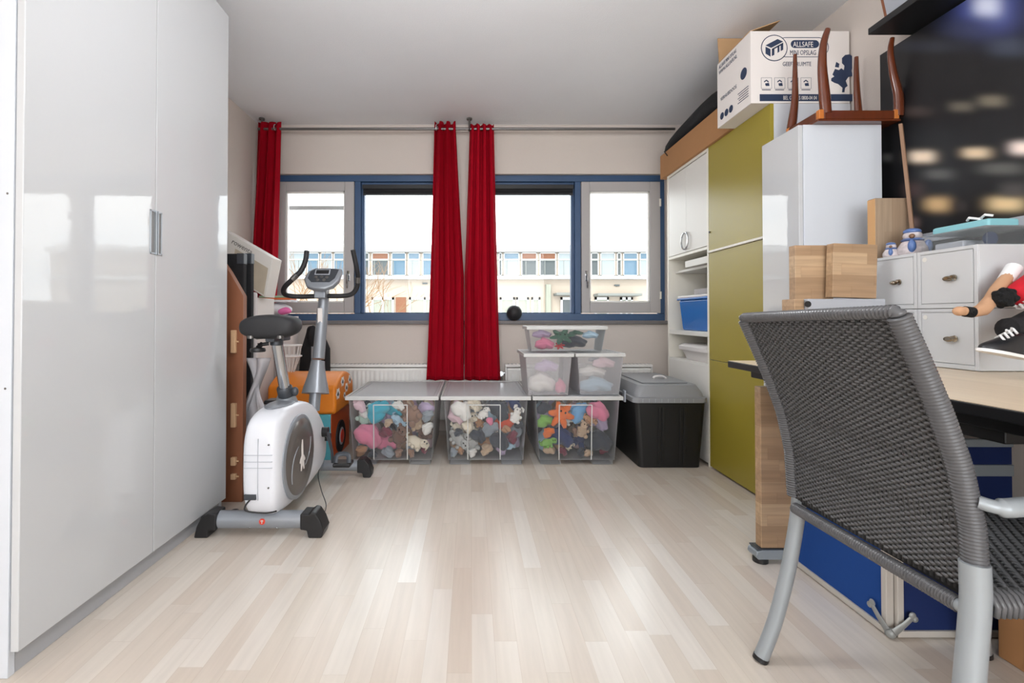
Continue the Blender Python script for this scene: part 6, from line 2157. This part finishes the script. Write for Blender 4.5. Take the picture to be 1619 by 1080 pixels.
# tall black bag
k = thing('tall_black_bag', 'tall black fabric bag standing by the wall behind the orange bin', 'bag', (-1.1, 3.62, 0))
f = MB()
xa, xb = P(469, 560, 3.56).x, P(516, 560, 3.56).x
zt_ = P(490, 518, 3.56).z
loft(f, [(rrect(xa, xb, 3.56, 3.70, 0.04), 0.0), (rrect(xa - 0.01, xb, 3.555, 3.71, 0.05), 0.4), (rrect(xa + 0.02, xb, 3.56, 3.70, 0.05), zt_ - 0.16), (rrect(xa + 0.06, xb - 0.06, 3.57, 3.69, 0.04), zt_ - 0.02), (rrect(xa + 0.08, xb - 0.09, 3.59, 3.67, 0.03), zt_)])
f.build('bag', 'black_fab', k, smooth=60)
a = P(495, 525, 3.552)
f = MB().ell((a.x, 3.55, a.z - 0.03), (0.035, 0.025, 0.08)).tube(arc([(a.x - 0.05, 3.56, a.z - 0.05), (a.x - 0.03, 3.545, a.z + 0.03), (a.x + 0.02, 3.545, a.z + 0.02), (a.x + 0.03, 3.555, a.z - 0.1)]), 0.008, 8)
f.build('strap', 'black_fab', k)
b_ = bx('side_pocket', 'bike_grey', k, xa + 0.11, xb - 0.035, 3.545, 3.556, zt_ - 0.42, zt_ - 0.13, 0.004)
# orange car-shaped toy bin
M['orange'] = mat('orange_card', (226, 130, 28), 0.5, var=0.04, vscale=10)
M['orange_red'] = mat('orange_red_card', (198, 84, 32), 0.5)
M['turq_card'] = mat('turquoise_print', (84, 168, 182), 0.5)
k = thing('toy_bin', 'orange toy bin shaped like a car, behind the exercise bike', 'toy bin', (-1.06, 3.3, 0))
X0, X1, Y0, Y1 = -1.285, -0.882, 3.05, 3.50
ZS = P(523, 656, 3.05).z
bx('body', 'turq_card', k, X0 + 0.006, X1 - 0.001, Y0 + 0.002, Y1 - 0.006, 0.001, ZS, 0.004)
tag(bx('side_panel', 'orange_red', k, X1 - 0.001, X1 + 0.003, Y0 + 0.001, Y1 - 0.004, 0.001, ZS, 0.001), 'orange red side')
# domed lid: arch profile across y
f = MB()
zl0 = ZS + 0.001
zf = P(520, 612, 3.05).z
arch = [(Y0, zl0), (Y0, zf)] + [(Y0 + (Y1 - Y0) * i / 10, zf + 0.105 * sin(pi * (0.10 + 0.78 * i / 10)) - 0.105 * sin(pi * 0.10)) for i in range(1, 10)] + [(Y1, zf - 0.02), (Y1, zl0)]
f.prism(arch, 'x', X0, X1 + 0.030)
lid = f.build('lid', 'orange', k, 0.020, 4)
f = MB()
for y_, z_ in ((Y0 + 0.20, 0.105),):
    T = frame_mat((X1 + 0.003, y_, 0.120), (0, 1, 0), (0, 0, 1))
    f.lathe([(0.105, 0), (0.105, 0.010), (0.085, 0.016), (0.06, 0.012)], T, 28)
wh = f.build('wheel', 'black_soft', k, smooth=50)
T = frame_mat((X1 + 0.006, Y0 + 0.20, 0.120), (0, 1, 0), (0, 0, 1))
tag(MB().lathe([(0.058, 0), (0.058, 0.010), (0.05, 0.013)], T, 24).build('hub', 'case_grey', wh), 'grey hub ring')
tag(MB().lathe([(0.044, 0.010), (0.044, 0.015), (0.03, 0.019)], T, 24).build('hub', 'red_badge', wh), 'orange hub cap')
# printed pale patches with dark marks on the lid, right side and top
pr_ = MB()
mk = MB()
rr = random.Random(9)
for i, (y_, z_, s_) in enumerate(((3.10, zf - 0.05, 0.036), (3.21, zf + 0.014, 0.033), (3.31, zf - 0.04, 0.032), (3.40, zf + 0.005, 0.034), (3.26, zf - 0.085, 0.022))):
    n = 12
    pts = [(y_ + s_ * (1.15 if j % 2 == 0 else 0.85) * cos(2 * pi * j / n) * 1.2, z_ + s_ * (1.1 if j % 2 == 0 else 0.8) * sin(2 * pi * j / n)) for j in range(n)]
    pr_.prism(pts, 'x', X1 + 0.0302, X1 + 0.031)
    mk.prism([(y_ - s_ * 0.7, z_ - s_ * 0.2), (y_ - s_ * 0.2, z_ + s_ * 0.45), (y_, z_), (y_ + s_ * 0.3, z_ + s_ * 0.4), (y_ + s_ * 0.7, z_ - s_ * 0.3), (y_ + s_ * 0.1, z_ - s_ * 0.45)], 'x', X1 + 0.031, X1 + 0.0316)
pr_.build('printed_patch', 'white_card', lid)
mk.build('printed_mark', 'dark_metal', lid)
